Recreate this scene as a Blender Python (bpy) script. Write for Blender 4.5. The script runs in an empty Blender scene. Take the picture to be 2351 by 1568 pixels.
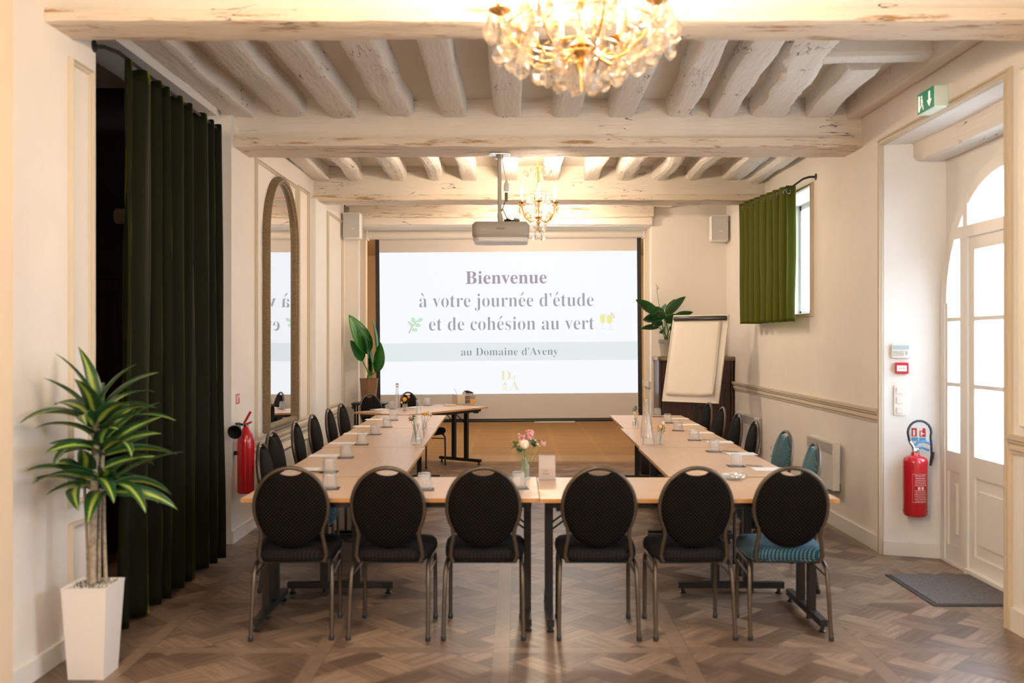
import bpy, math, random
from math import sin, cos, pi, radians, sqrt, atan2
from mathutils import Vector, Matrix, noise, Euler

SC = bpy.context.scene
COL = SC.collection
# ------------------------------------------------------------------ camera
CAM_H, FPX, CX, CY = 1.59, 2189.0, 1186.0, 780.0
cam = bpy.data.objects.new('camera', bpy.data.cameras.new('camera'))
COL.objects.link(cam)
cam.location = (0, 0, CAM_H)
cam.rotation_euler = (pi / 2, 0, 0)
cam.data.sensor_width = 36
cam.data.lens = 36 * FPX / 2351
cam.data.shift_x = -(CX - 1175.5) / 2351
cam.data.shift_y = -(784 - CY) / 2351
cam.data.dof.use_dof = True
cam.data.dof.focus_distance = 10.5
cam.data.dof.aperture_fstop = 1.9
cam.data.clip_end = 200
SC.camera = cam
# ------------------------------------------------------------------ world, exposure
SC.view_settings.view_transform = 'Standard'
SC.view_settings.look = 'None'
SC.view_settings.gamma = 1
SC.view_settings.use_curve_mapping = False
EXPO = 2.42
SC.view_settings.exposure = EXPO
SC.cycles.max_bounces = 10
SC.cycles.transparent_max_bounces = 16
SC.cycles.sample_clamp_indirect = 6
SC.cycles.caustics_reflective = False
SC.cycles.caustics_refractive = False
w = bpy.data.worlds.new('sky'); SC.world = w; w.use_nodes = True
w.node_tree.nodes['Background'].inputs[0].default_value = (0.72, 0.86, 1.0, 1)
w.node_tree.nodes['Background'].inputs[1].default_value = 2.6


def light(name, kind, loc, energy, color, rot=(0, 0, 0), size=None, sizey=None, radius=None, portal=False):
    d = bpy.data.lights.new(name, kind)
    d.energy = energy; d.color = color
    if kind == 'AREA':
        d.shape = 'RECTANGLE'; d.size = size; d.size_y = sizey
        d.cycles.is_portal = portal
    elif radius is not None:
        d.shadow_soft_size = radius
    o = bpy.data.objects.new(name, d); COL.objects.link(o)
    o.location = loc; o.rotation_euler = rot
    return o


DAY = (0.80, 0.90, 1.0)
WARM = (1.0, 0.80, 0.60)
# daylight coming in through the door, the small window and the tall windows of the room behind the camera
for nm, lc, rt, sx, sy in (('daylight_door', (3.22, 5.98, 1.5), (0, radians(90), 0), 2.8, 1.9),
                           ('daylight_window', (3.12, 9.42, 2.42), (0, radians(90), 0), 1.2, 1.4),
                           ('daylight_side', (3.12, 3.0, 1.75), (0, radians(90), 0), 2.1, 1.6),
                           ('daylight_side_2', (3.12, -1.6, 1.75), (0, radians(90), 0), 2.1, 1.6)):
    light(nm, 'AREA', lc, 1, (1, 1, 1), rt, sx, sy, portal=True)
# warm lamp of the room behind the screen, then two added fill lights
light('lamp_rear_room', 'POINT', (0.2, 15.2, 2.9), 42, (1.0, 0.76, 0.50), radius=0.25)
light('lamp_behind_camera', 'POINT', (-1.2, 0.8, 2.6), 52, WARM, radius=0.3)  # added fill out of view, brightens the right wall
light('lamp_last_bay', 'POINT', (0.3, 11.55, 3.12), 15, WARM, radius=0.12)  # added fill without a fixture, hidden by the third beam, lifts the rear wall

# ------------------------------------------------------------------ materials
def srgb(r, g, b):
    f = lambda c: (c / 255 / 12.92) if c / 255 <= 0.04045 else ((c / 255 + 0.055) / 1.055) ** 2.4
    return (f(r), f(g), f(b), 1)


class NT:
    def __init__(s, m):
        s.t = m.node_tree; s.n = s.t.nodes; s.l = s.t.links
        s.b = s.n['Principled BSDF']; s.out = s.n['Material Output']
    def new(s, k, **kw):
        x = s.n.new(k)
        for a, v in kw.items(): setattr(x, a, v)
        return x
    def link(s, a, b): s.l.new(a, b)
    def math(s, op, a, b=None, c=None):
        x = s.n.new('ShaderNodeMath'); x.operation = op
        for i, v in enumerate((a, b, c)):
            if v is None: continue
            if isinstance(v, (int, float)): x.inputs[i].default_value = v
            else: s.l.new(v, x.inputs[i])
        return x.outputs[0]
    def mix(s, f, a, b, blend='MIX'):
        x = s.n.new('ShaderNodeMix'); x.data_type = 'RGBA'; x.blend_type = blend
        for i, v in ((0, f), (6, a), (7, b)):
            if isinstance(v, (int, float)): x.inputs[i].default_value = v
            elif isinstance(v, tuple): x.inputs[i].default_value = v
            else: s.l.new(v, x.inputs[i])
        return x.outputs[2]
    def noise(s, vec, scale, detail=4, rough=0.6, stretch=None):
        if stretch:
            mp = s.n.new('ShaderNodeMapping'); mp.inputs['Scale'].default_value = stretch
            s.l.new(vec, mp.inputs[0]); vec = mp.outputs[0]
        x = s.n.new('ShaderNodeTexNoise'); x.inputs['Scale'].default_value = scale
        x.inputs['Detail'].default_value = detail; x.inputs['Roughness'].default_value = rough
        s.l.new(vec, x.inputs['Vector']); return x.outputs['Fac']
    def ramp(s, f, p0, p1):
        x = s.n.new('ShaderNodeMapRange'); x.inputs[1].default_value = p0; x.inputs[2].default_value = p1
        x.clamp = True
        s.l.new(f, x.inputs[0]); return x.outputs[0]
    def bump(s, h, strength, dist=0.01):
        x = s.n.new('ShaderNodeBump'); x.inputs['Strength'].default_value = strength
        x.inputs['Distance'].default_value = dist
        s.l.new(h, x.inputs['Height']); s.l.new(x.outputs[0], s.b.inputs['Normal'])
    def co(s, k='Object'):
        return s.n.new('ShaderNodeTexCoord').outputs[k]


def mat(name, color, rough=0.5, metal=0.0, var=None, bump=None, spec=None, emit=None, sheen=None, coat=None, stretch=None):
    """var = (second colour, noise scale); bump = (scale, strength, distance)"""
    m = bpy.data.materials.new(name); m.use_nodes = True
    n = NT(m); b = n.b
    b.inputs['Base Color'].default_value = color
    b.inputs['Roughness'].default_value = rough; b.inputs['Metallic'].default_value = metal
    if spec is not None: b.inputs['Specular IOR Level'].default_value = spec
    v = n.co()
    if var:
        f = n.ramp(n.noise(v, var[1], 5, 0.6, stretch), 0.35, 0.65)
        n.link(n.mix(f, color, var[0]), b.inputs['Base Color'])
    if bump: n.bump(n.noise(v, bump[0], 4, 0.6, stretch), bump[1], bump[2])
    if emit:
        b.inputs['Emission Color'].default_value = emit[0]; b.inputs['Emission Strength'].default_value = emit[1]
    if sheen:
        b.inputs['Sheen Weight'].default_value = sheen[0]; b.inputs['Sheen Roughness'].default_value = sheen[1]
        b.inputs['Sheen Tint'].default_value = sheen[2]
    if coat: b.inputs['Coat Weight'].default_value = coat
    return m


def paint_mat(name, color, stain=None, crack=0.0, axis=(1, 1, 1), bumps=0.25):
    """old lime paint; stain = (colour, threshold) brown wood showing through, crack = dark splits along the grain"""
    m = bpy.data.materials.new(name); m.use_nodes = True
    n = NT(m); v = n.new('ShaderNodeNewGeometry').outputs['Position']
    big = n.noise(v, 1.3, 4, 0.6)
    c = n.mix(n.ramp(big, 0.3, 0.75), color, tuple(x * 0.93 for x in color[:3]) + (1,))
    if stain:
        f = n.ramp(n.noise(v, 6.0, 7, 0.75, axis), stain[1], stain[1] + 0.10)
        c = n.mix(f, c, stain[0])
    if crack:
        nn = n.noise(v, 5.0, 3, 0.5, axis)
        d = n.math('ABSOLUTE', n.math('SUBTRACT', nn, 0.5))
        line = n.math('SUBTRACT', 1.0, n.ramp(d, 0.002, 0.008))
        gate = n.ramp(n.noise(v, 3.1, 2, 0.5), 0.57, 0.62)
        f = n.math('MULTIPLY', n.math('MULTIPLY', line, gate), crack)
        c = n.mix(f, c, (0.10, 0.06, 0.035, 1))
    n.link(c, n.b.inputs['Base Color'])
    n.b.inputs['Roughness'].default_value = 0.62
    n.b.inputs['Specular IOR Level'].default_value = 0.35
    h = n.noise(v, 14, 6, 0.65, axis)
    n.bump(h, bumps, 0.02)
    return m


WALL = paint_mat('cream_wall_paint', (0.85, 0.80, 0.745, 1), bumps=0.04)
WALL_WHITE = paint_mat('white_wall_paint', (0.86, 0.86, 0.85, 1), bumps=0.04)
CEIL = paint_mat('ceiling_paint', (0.78, 0.74, 0.68, 1), bumps=0.08)
JOIST = paint_mat('painted_joist', (0.84, 0.79, 0.72, 1), ((0.42, 0.32, 0.23, 1), 0.74), 1.0, (2.5, 0.35, 2.5), 0.55)
BEAM = paint_mat('painted_beam', (0.83, 0.76, 0.67, 1), ((0.48, 0.34, 0.22, 1), 0.72), 1.0, (0.3, 2.0, 3.0), 0.45)
BEAM_STAIN = paint_mat('stained_beam_edge', (0.80, 0.70, 0.57, 1), ((0.40, 0.23, 0.10, 1), 0.54), 1.0, (0.35, 2.0, 4.0), 0.4)
GILT_TRIM = paint_mat('beige_moulding_paint', (0.64, 0.56, 0.44, 1), bumps=0.1)
TRIM_W = mat('white_trim_paint', (0.82, 0.80, 0.76, 1), 0.4)
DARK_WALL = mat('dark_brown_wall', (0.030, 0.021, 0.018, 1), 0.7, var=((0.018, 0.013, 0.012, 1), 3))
REAR_WALL = paint_mat('rear_room_paint', (0.72, 0.58, 0.40, 1), bumps=0.05)
BLACK = mat('black_powder_coat', (0.012, 0.011, 0.011, 1), 0.42)
BLACK_PL = mat('black_plastic', (0.018, 0.018, 0.02, 1), 0.35)
BRONZE = mat('hammered_bronze_tube', (0.105, 0.082, 0.062, 1), 0.36, 0.7, bump=(300, 0.15, 0.001))
CHROME = mat('chrome', (0.75, 0.75, 0.76, 1), 0.12, 1.0)
GREYM = mat('grey_paint', (0.52, 0.49, 0.44, 1), 0.4)
WHITE_PL = mat('white_plastic', (0.80, 0.79, 0.76, 1), 0.35)
GREY_PL = mat('light_grey_plastic', (0.50, 0.49, 0.48, 1), 0.4)
RED = mat('red_enamel', (0.50, 0.010, 0.018, 1), 0.22, coat=0.4)
REDF = mat('flat_red', (0.55, 0.02, 0.03, 1), 0.45)
GOLD = mat('gilt_brass', (0.80, 0.50, 0.20, 1), 0.25, 1.0, bump=(60, 0.2, 0.002))
FRAME_GOLD = mat('carved_gilt_frame', (0.30, 0.22, 0.12, 1), 0.42, 0.45, var=((0.20, 0.14, 0.07, 1), 60), bump=(110, 0.9, 0.01))
MIRROR = mat('silver_mirror', (0.90, 0.90, 0.90, 1), 0.015, 1.0)
PAPER = mat('white_paper', (0.90, 0.91, 0.93, 1), 0.6)
COASTER = mat('black_coaster_card', (0.025, 0.018, 0.018, 1), 0.5)
SOIL = mat('dark_moss', (0.02, 0.035, 0.012, 1), 0.9, bump=(90, 1.0, 0.02))
POTW = mat('matt_white_planter', (0.80, 0.77, 0.75, 1), 0.45)
POTG = mat('grey_green_pot', (0.34, 0.33, 0.28, 1), 0.5)
WOODPOT = mat('brown_wood_pot', (0.20, 0.105, 0.055, 1), 0.4, var=((0.30, 0.17, 0.09, 1), 6), stretch=(4, 4, 0.6))
TRUNK = mat('pale_cane', (0.42, 0.36, 0.28, 1), 0.7, var=((0.25, 0.2, 0.15, 1), 40), bump=(60, 0.6, 0.01))
DARKWOOD = mat('dark_walnut', (0.040, 0.016, 0.010, 1), 0.35, var=((0.075, 0.030, 0.017, 1), 7), stretch=(5, 5, 0.5), coat=0.2)
MARBLE = mat('brown_marble', (0.42, 0.30, 0.15, 1), 0.2, var=((0.16, 0.10, 0.05, 1), 12))
BOARD = mat('flipchart_board', (0.74, 0.70, 0.66, 1), 0.35)
BOARD_EDGE = mat('flipchart_rim', (0.80, 0.76, 0.66, 1), 0.35)
FLIP = mat('flipchart_paper', (0.80, 0.755, 0.69, 1), 0.6, bump=(8, 0.15, 0.01))
LEAF_G = mat('glossy_dark_leaf', (0.020, 0.085, 0.022, 1), 0.32, var=((0.035, 0.13, 0.03, 1), 9))
LEAF_B = mat('bright_banana_leaf', (0.045, 0.24, 0.030, 1), 0.35, var=((0.02, 0.12, 0.02, 1), 5))
STEM_G = mat('green_stem', (0.10, 0.24, 0.05, 1), 0.5)
PINK = mat('pink_petal', (0.80, 0.25, 0.34, 1), 0.6)
PINKP = mat('pale_pink_petal', (0.85, 0.50, 0.54, 1), 0.6)
CREAM_P = mat('cream_petal', (0.85, 0.80, 0.66, 1), 0.6)
PEACH = mat('peach_petal', (0.88, 0.56, 0.30, 1), 0.6)
ORANGE = mat('orange_petal', (0.95, 0.42, 0.03, 1), 0.6)
CORAL = mat('coral_petal', (0.90, 0.20, 0.08, 1), 0.6)
WHITE_SP = mat('white_spathe', (0.82, 0.80, 0.70, 1), 0.5)
CREAMBOX = mat('cream_box_wood', (0.66, 0.55, 0.42, 1), 0.5)
MAT_RUG = mat('grey_ribbed_mat', (0.24, 0.22, 0.215, 1), 0.95, var=((0.12, 0.11, 0.11, 1), 110), bump=(260, 1.0, 0.01))
RUBBER = mat('dark_rubber_edge', (0.045, 0.042, 0.042, 1), 0.7)
BLUE = mat('blue_lever', (0.05, 0.22, 0.45, 1), 0.35)
GREEN_S = mat('exit_green', (0.01, 0.20, 0.10, 1), 0.4, emit=((0.02, 0.30, 0.16, 1), 0.05))
STONE = mat('outdoor_pale_stone', (0.72, 0.70, 0.66, 1), 0.9, var=((0.60, 0.58, 0.55, 1), 2))
CANDLE = mat('ivory_candle_sleeve', (0.85, 0.68, 0.42, 1), 0.5, emit=((1, 0.55, 0.2, 1), 0.5))
BULB = mat('glowing_flame_bulb', (1, 0.9, 0.7, 1), 0.3, emit=((1.0, 0.70, 0.36, 1), 22))
INK = mat('dark_ink', (0.05, 0.04, 0.04, 1), 0.6)
INKG = mat('grey_ink', (0.30, 0.29, 0.28, 1), 0.5)
TAN_P = mat('warm_tan_paint', (0.72, 0.58, 0.42, 1), 0.6)


def thin_glass(name, tint=(1, 1, 1, 1), gloss=0.03, refl=1.0, body=0.0):
    m = bpy.data.materials.new(name); m.use_nodes = True
    n = NT(m); n.n.remove(n.b)
    tr = n.new('ShaderNodeBsdfTransparent'); tr.inputs[0].default_value = tint
    gl = n.new('ShaderNodeBsdfGlossy'); gl.inputs['Roughness'].default_value = gloss
    lw = n.new('ShaderNodeLayerWeight'); lw.inputs[0].default_value = 0.5
    f = n.math('MINIMUM', n.math('ADD', 0.035, n.math('MULTIPLY', n.math('POWER', lw.outputs['Facing'], 3.0), refl * 0.6)), 0.9)
    mx = n.new('ShaderNodeMixShader')
    n.link(f, mx.inputs[0]); n.link(tr.outputs[0], mx.inputs[1]); n.link(gl.outputs[0], mx.inputs[2])
    last = mx.outputs[0]
    if body:
        df = n.new('ShaderNodeBsdfDiffuse'); df.inputs[0].default_value = (0.9, 0.9, 0.9, 1)
        tl = n.new('ShaderNodeBsdfTranslucent'); tl.inputs[0].default_value = (0.9, 0.9, 0.9, 1)
        a = n.new('ShaderNodeMixShader'); n.link(df.outputs[0], a.inputs[1]); n.link(tl.outputs[0], a.inputs[2])
        m2 = n.new('ShaderNodeMixShader'); m2.inputs[0].default_value = body
        n.link(last, m2.inputs[1]); n.link(a.outputs[0], m2.inputs[2]); last = m2.outputs[0]
    n.link(last, n.out.inputs[0])
    return m


PANE = thin_glass('window_glass', (0.97, 0.98, 1, 1), 0.01, 0.8)
GLASS = thin_glass('pressed_tumbler_glass', (1, 1, 1, 1), 0.12, 1.8, 0.17)
CLEAR = thin_glass('clear_carafe_glass', (1, 1, 1, 1), 0.05, 1.8, 0.09)
ACRYL = thin_glass('clear_acrylic', (0.97, 0.97, 0.98, 1), 0.05, 1.2, 0.06)


def crystal_mat(name='cut_crystal', col=(1, 0.97, 0.92, 1), tf=0.45, rg=0.05):
    m = bpy.data.materials.new(name); m.use_nodes = True
    n = NT(m); b = n.b
    b.inputs['Base Color'].default_value = col
    b.inputs['Roughness'].default_value = rg
    b.inputs['IOR'].default_value = 1.5
    b.inputs['Transmission Weight'].default_value = 1.0
    tr = n.new('ShaderNodeBsdfTransparent'); tr.inputs[0].default_value = (1, 0.97, 0.93, 1)
    mx = n.new('ShaderNodeMixShader'); mx.inputs[0].default_value = tf
    n.link(b.outputs[0], mx.inputs[1]); n.link(tr.outputs[0], mx.inputs[2])
    n.link(mx.outputs[0], n.out.inputs[0])
    return m


CRYSTAL = crystal_mat()


def fabric(name, plane, base, dotc, sheen_c, spacing=0.021, r=0.16, sh=0.06, _k=0):
    """upholstery with a staggered grid of woven pin dots, in the object's own coordinates"""
    m = bpy.data.materials.new(name); m.use_nodes = True
    n = NT(m); sp = n.new('ShaderNodeSeparateXYZ'); n.link(n.co(), sp.inputs[0])
    u = sp.outputs[0]; v = sp.outputs[2 if plane == 'xz' else 1]
    if plane == 'xy': u = n.math('ADD', u, sp.outputs[2]); v = n.math('ADD', v, sp.outputs[2])
    u = n.math('DIVIDE', u, spacing); v = n.math('DIVIDE', v, spacing * 0.5)
    row = n.math('FLOOR', v)
    shf = n.math('MULTIPLY', n.math('MODULO', n.math('ABSOLUTE', row), 2.0), 0.5)
    fu = n.math('SUBTRACT', n.math('FRACT', n.math('ADD', u, shf)), 0.5)
    fv = n.math('MULTIPLY', n.math('SUBTRACT', n.math('FRACT', v), 0.5), 0.5)
    d = n.math('SQRT', n.math('ADD', n.math('MULTIPLY', fu, fu), n.math('MULTIPLY', fv, fv)))
    f = n.math('LESS_THAN', d, r * 0.62)
    n.link(n.mix(f, base, dotc), n.b.inputs['Base Color'])
    n.b.inputs['Roughness'].default_value = 0.8
    n.b.inputs['Specular IOR Level'].default_value = 0.08
    n.b.inputs['Sheen Weight'].default_value = sh
    n.b.inputs['Sheen Roughness'].default_value = 0.4
    n.b.inputs['Sheen Tint'].default_value = sheen_c
    n.bump(n.noise(n.co(), 420, 2), 0.25, 0.001)
    return m


DOT = (0.24, 0.20, 0.13, 1)
FB_BACK = fabric('dotted_black_fabric_back', 'xz', (0.0032, 0.0028, 0.0032, 1), (0.055, 0.040, 0.020, 1), (0.25, 0.3, 0.36, 1), sh=0.03)
FB_SEAT = fabric('dotted_black_fabric_seat', 'xy', (0.010, 0.009, 0.011, 1), (0.05, 0.045, 0.03, 1), (0.3, 0.35, 0.42, 1))
FB_BACK_DAY = fabric('dotted_teal_fabric_back', 'xz', (0.030, 0.095, 0.135, 1), (0.55, 0.68, 0.62, 1), (0.4, 0.6, 0.75, 1), sh=0.3)  # bluish daylight on the black backs, put into the fabric colour
FB_SEAT_DAY = fabric('dotted_teal_fabric_seat', 'xy', (0.012, 0.050, 0.080, 1), (0.45, 0.58, 0.55, 1), (0.4, 0.65, 0.85, 1), sh=0.5)  # daylight sheen on the black seats, painted as teal base and tint


def velvet(name, base, sh, w_=0.3):
    m = mat(name, base, 0.75, sheen=(w_, 0.16, sh), spec=0.15, bump=(90, 0.15, 0.002))
    return m


VELVET = velvet('dark_green_velvet', (0.0060, 0.0070, 0.0004, 1), (0.60, 0.62, 0.03, 1), 0.9)
VELVET2 = velvet('olive_green_velvet', (0.070, 0.082, 0.002, 1), (0.55, 0.60, 0.04, 1), 0.2)


def wood_top():
    m = bpy.data.materials.new('pale_beech_laminate'); m.use_nodes = True
    n = NT(m); v = n.co()
    f = n.ramp(n.noise(v, 3, 6, 0.6, (1.2, 14, 14)), 0.3, 0.7)
    n.link(n.mix(f, (0.60, 0.40, 0.26, 1), (0.68, 0.47, 0.32, 1)), n.b.inputs['Base Color'])
    n.b.inputs['Roughness'].default_value = 0.33
    return m


BEECH = wood_top()
BEECH_EDGE = mat('beech_edge_band', (0.52, 0.27, 0.10, 1), 0.4)


def leaf_variegated():
    m = bpy.data.materials.new('variegated_leaf'); m.use_nodes = True
    n = NT(m); sp = n.new('ShaderNodeSeparateXYZ'); n.link(n.co('UV'), sp.inputs[0])
    d = n.math('ABSOLUTE', n.math('SUBTRACT', sp.outputs[0], 0.5))
    j = n.noise(n.co('UV'), 8, 3, 0.6, (3, 0.6, 1))
    f = n.ramp(n.math('ADD', d, n.math('MULTIPLY', n.math('SUBTRACT', j, 0.5), 0.35)), 0.07, 0.17)
    n.link(n.mix(f, (0.36, 0.47, 0.07, 1), (0.018, 0.070, 0.022, 1)), n.b.inputs['Base Color'])
    n.b.inputs['Roughness'].default_value = 0.36
    return m


LEAF_V = leaf_variegated()


def parquet():
    """panelled parquet: square panels framed by straight boards, woven boards at 45 degrees inside"""
    m = bpy.data.materials.new('woven_panel_parquet'); m.use_nodes = True
    n = NT(m); sp = n.new('ShaderNodeSeparateXYZ'); n.link(n.new('ShaderNodeNewGeometry').outputs['Position'], sp.inputs[0])
    X = n.math('ADD', sp.outputs[0], 20.36); Y = n.math('ADD', sp.outputs[1], 20.0)
    S = 0.92; B = 0.085
    fx = n.math('MULTIPLY', n.math('FRACT', n.math('DIVIDE', X, S)), S)
    fy = n.math('MULTIPLY', n.math('FRACT', n.math('DIVIDE', Y, S)), S)
    bx = n.math('LESS_THAN', fx, B); by = n.math('LESS_THAN', fy, B)
    # woven boards: rotate 45 degrees
    a = n.math('MULTIPLY', n.math('ADD', X, Y), 0.70711); b = n.math('MULTIPLY', n.math('SUBTRACT', X, Y), 0.70711)
    b = n.math('ADD', b, 40.0)
    c = 0.26
    ia = n.math('FLOOR', n.math('DIVIDE', a, c)); ib = n.math('FLOOR', n.math('DIVIDE', b, c))
    chk = n.math('MODULO', n.math('ADD', ia, ib), 2.0)
    pa = n.math('MULTIPLY', n.math('FRACT', n.math('DIVIDE', a, c)), 2.0)
    pb = n.math('MULTIPLY', n.math('FRACT', n.math('DIVIDE', b, c)), 2.0)
    ac = n.new('ShaderNodeMix'); ac.data_type = 'FLOAT'
    n.link(chk, ac.inputs[0]); n.link(pa, ac.inputs[2]); n.link(pb, ac.inputs[3])
    across = n.math('MULTIPLY', ac.outputs[0], 1.0)
    sub = n.math('FLOOR', across)
    cb = n.new('ShaderNodeCombineXYZ'); n.link(ia, cb.inputs[0]); n.link(ib, cb.inputs[1]); n.link(sub, cb.inputs[2])
    wn = n.new('ShaderNodeTexWhiteNoise'); n.link(cb.outputs[0], wn.inputs['Vector'])
    tone = wn.outputs['Value']
    # grain along a or b
    va = n.new('ShaderNodeCombineXYZ'); n.link(n.math('MULTIPLY', a, 22.0), va.inputs[0]); n.link(n.math('MULTIPLY', b, 1.6), va.inputs[1]); n.link(tone, va.inputs[2])
    vb = n.new('ShaderNodeCombineXYZ'); n.link(n.math('MULTIPLY', a, 1.6), vb.inputs[0]); n.link(n.math('MULTIPLY', b, 22.0), vb.inputs[1]); n.link(tone, vb.inputs[2])
    mv = n.new('ShaderNodeMix'); mv.data_type = 'VECTOR'; n.link(chk, mv.inputs[0]); n.link(va.outputs[0], mv.inputs[4]); n.link(vb.outputs[0], mv.inputs[5])
    grain = n.noise(mv.outputs[1], 2.2, 5, 0.65)
    # seams
    fa = n.math('FRACT', across)
    seam = n.math('LESS_THAN', n.math('MINIMUM', fa, n.math('SUBTRACT', 1.0, fa)), 0.018)
    base = n.mix(tone, (0.105, 0.066, 0.043, 1), (0.36, 0.255, 0.18, 1))
    base = n.mix(n.math('MULTIPLY', n.ramp(grain, 0.38, 0.62), 0.55), base, (0.075, 0.048, 0.033, 1))
    base = n.mix(n.math('MULTIPLY', seam, 0.6), base, (0.06, 0.04, 0.03, 1))
    # border boards
    cb2 = n.new('ShaderNodeCombineXYZ'); n.link(n.math('FLOOR', n.math('DIVIDE', X, S)), cb2.inputs[0]); n.link(n.math('FLOOR', n.math('DIVIDE', Y, S)), cb2.inputs[1]); n.link(bx, cb2.inputs[2])
    wn2 = n.new('ShaderNodeTexWhiteNoise'); n.link(cb2.outputs[0], wn2.inputs['Vector'])
    bc = n.mix(wn2.outputs['Value'], (0.19, 0.132, 0.094, 1), (0.27, 0.19, 0.135, 1))
    g2 = n.noise(sp.inputs[0].links[0].from_socket, 3, 5, 0.6, (6, 6, 6))
    bc = n.mix(n.math('MULTIPLY', n.ramp(g2, 0.35, 0.7), 0.4), bc, (0.12, 0.08, 0.055, 1))
    isb = n.math('MAXIMUM', bx, by)
    base = n.mix(isb, base, bc)
    ex = n.math('LESS_THAN', n.math('ABSOLUTE', n.math('SUBTRACT', fx, B)), 0.003)
    ey = n.math('LESS_THAN', n.math('ABSOLUTE', n.math('SUBTRACT', fy, B)), 0.003)
    e0 = n.math('LESS_THAN', n.math('MINIMUM', fx, fy), 0.003)
    base = n.mix(n.math('MULTIPLY', n.math('MAXIMUM', e0, n.math('MAXIMUM', ex, ey)), 0.5), base, (0.05, 0.035, 0.025, 1))
    n.link(base, n.b.inputs['Base Color'])
    n.link(n.math('ADD', 0.24, n.math('MULTIPLY', grain, 0.24)), n.b.inputs['Roughness'])
    n.bump(n.math('SUBTRACT', n.math('MULTIPLY', grain, 0.6), seam), 0.12, 0.004)
    return m


def plank_floor():
    m = bpy.data.materials.new('warm_plank_floor'); m.use_nodes = True
    n = NT(m); v = n.new('ShaderNodeNewGeometry').outputs['Position']
    sp = n.new('ShaderNodeSeparateXYZ'); n.link(v, sp.inputs[0])
    g = n.noise(v, 2.0, 6, 0.65, (1.0, 14, 1))
    ix = n.math('FLOOR', n.math('DIVIDE', n.math('ADD', sp.outputs[0], 10.0), 0.62)); iy = n.math('FLOOR', n.math('DIVIDE', sp.outputs[1], 0.62))
    cb = n.new('ShaderNodeCombineXYZ'); n.link(ix, cb.inputs[0]); n.link(iy, cb.inputs[1])
    wn = n.new('ShaderNodeTexWhiteNoise'); n.link(cb.outputs[0], wn.inputs['Vector'])
    c = n.mix(n.ramp(g, 0.35, 0.65), (0.20, 0.13, 0.078, 1), (0.33, 0.23, 0.145, 1))
    c = n.mix(n.math('MULTIPLY', wn.outputs['Value'], 0.3), c, (0.32, 0.21, 0.12, 1))
    fx = n.math('FRACT', n.math('DIVIDE', n.math('ADD', sp.outputs[0], 10.0), 0.62)); fy = n.math('FRACT', n.math('DIVIDE', sp.outputs[1], 0.62))
    j = n.math('LESS_THAN', n.math('MINIMUM', fx, fy), 0.10)
    c = n.mix(n.math('MULTIPLY', j, 0.35), c, (0.42, 0.29, 0.17, 1))
    n.link(c, n.b.inputs['Base Color']); n.b.inputs['Roughness'].default_value = 0.4
    return m


FLOOR = parquet()
FLOOR2 = plank_floor()

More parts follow.
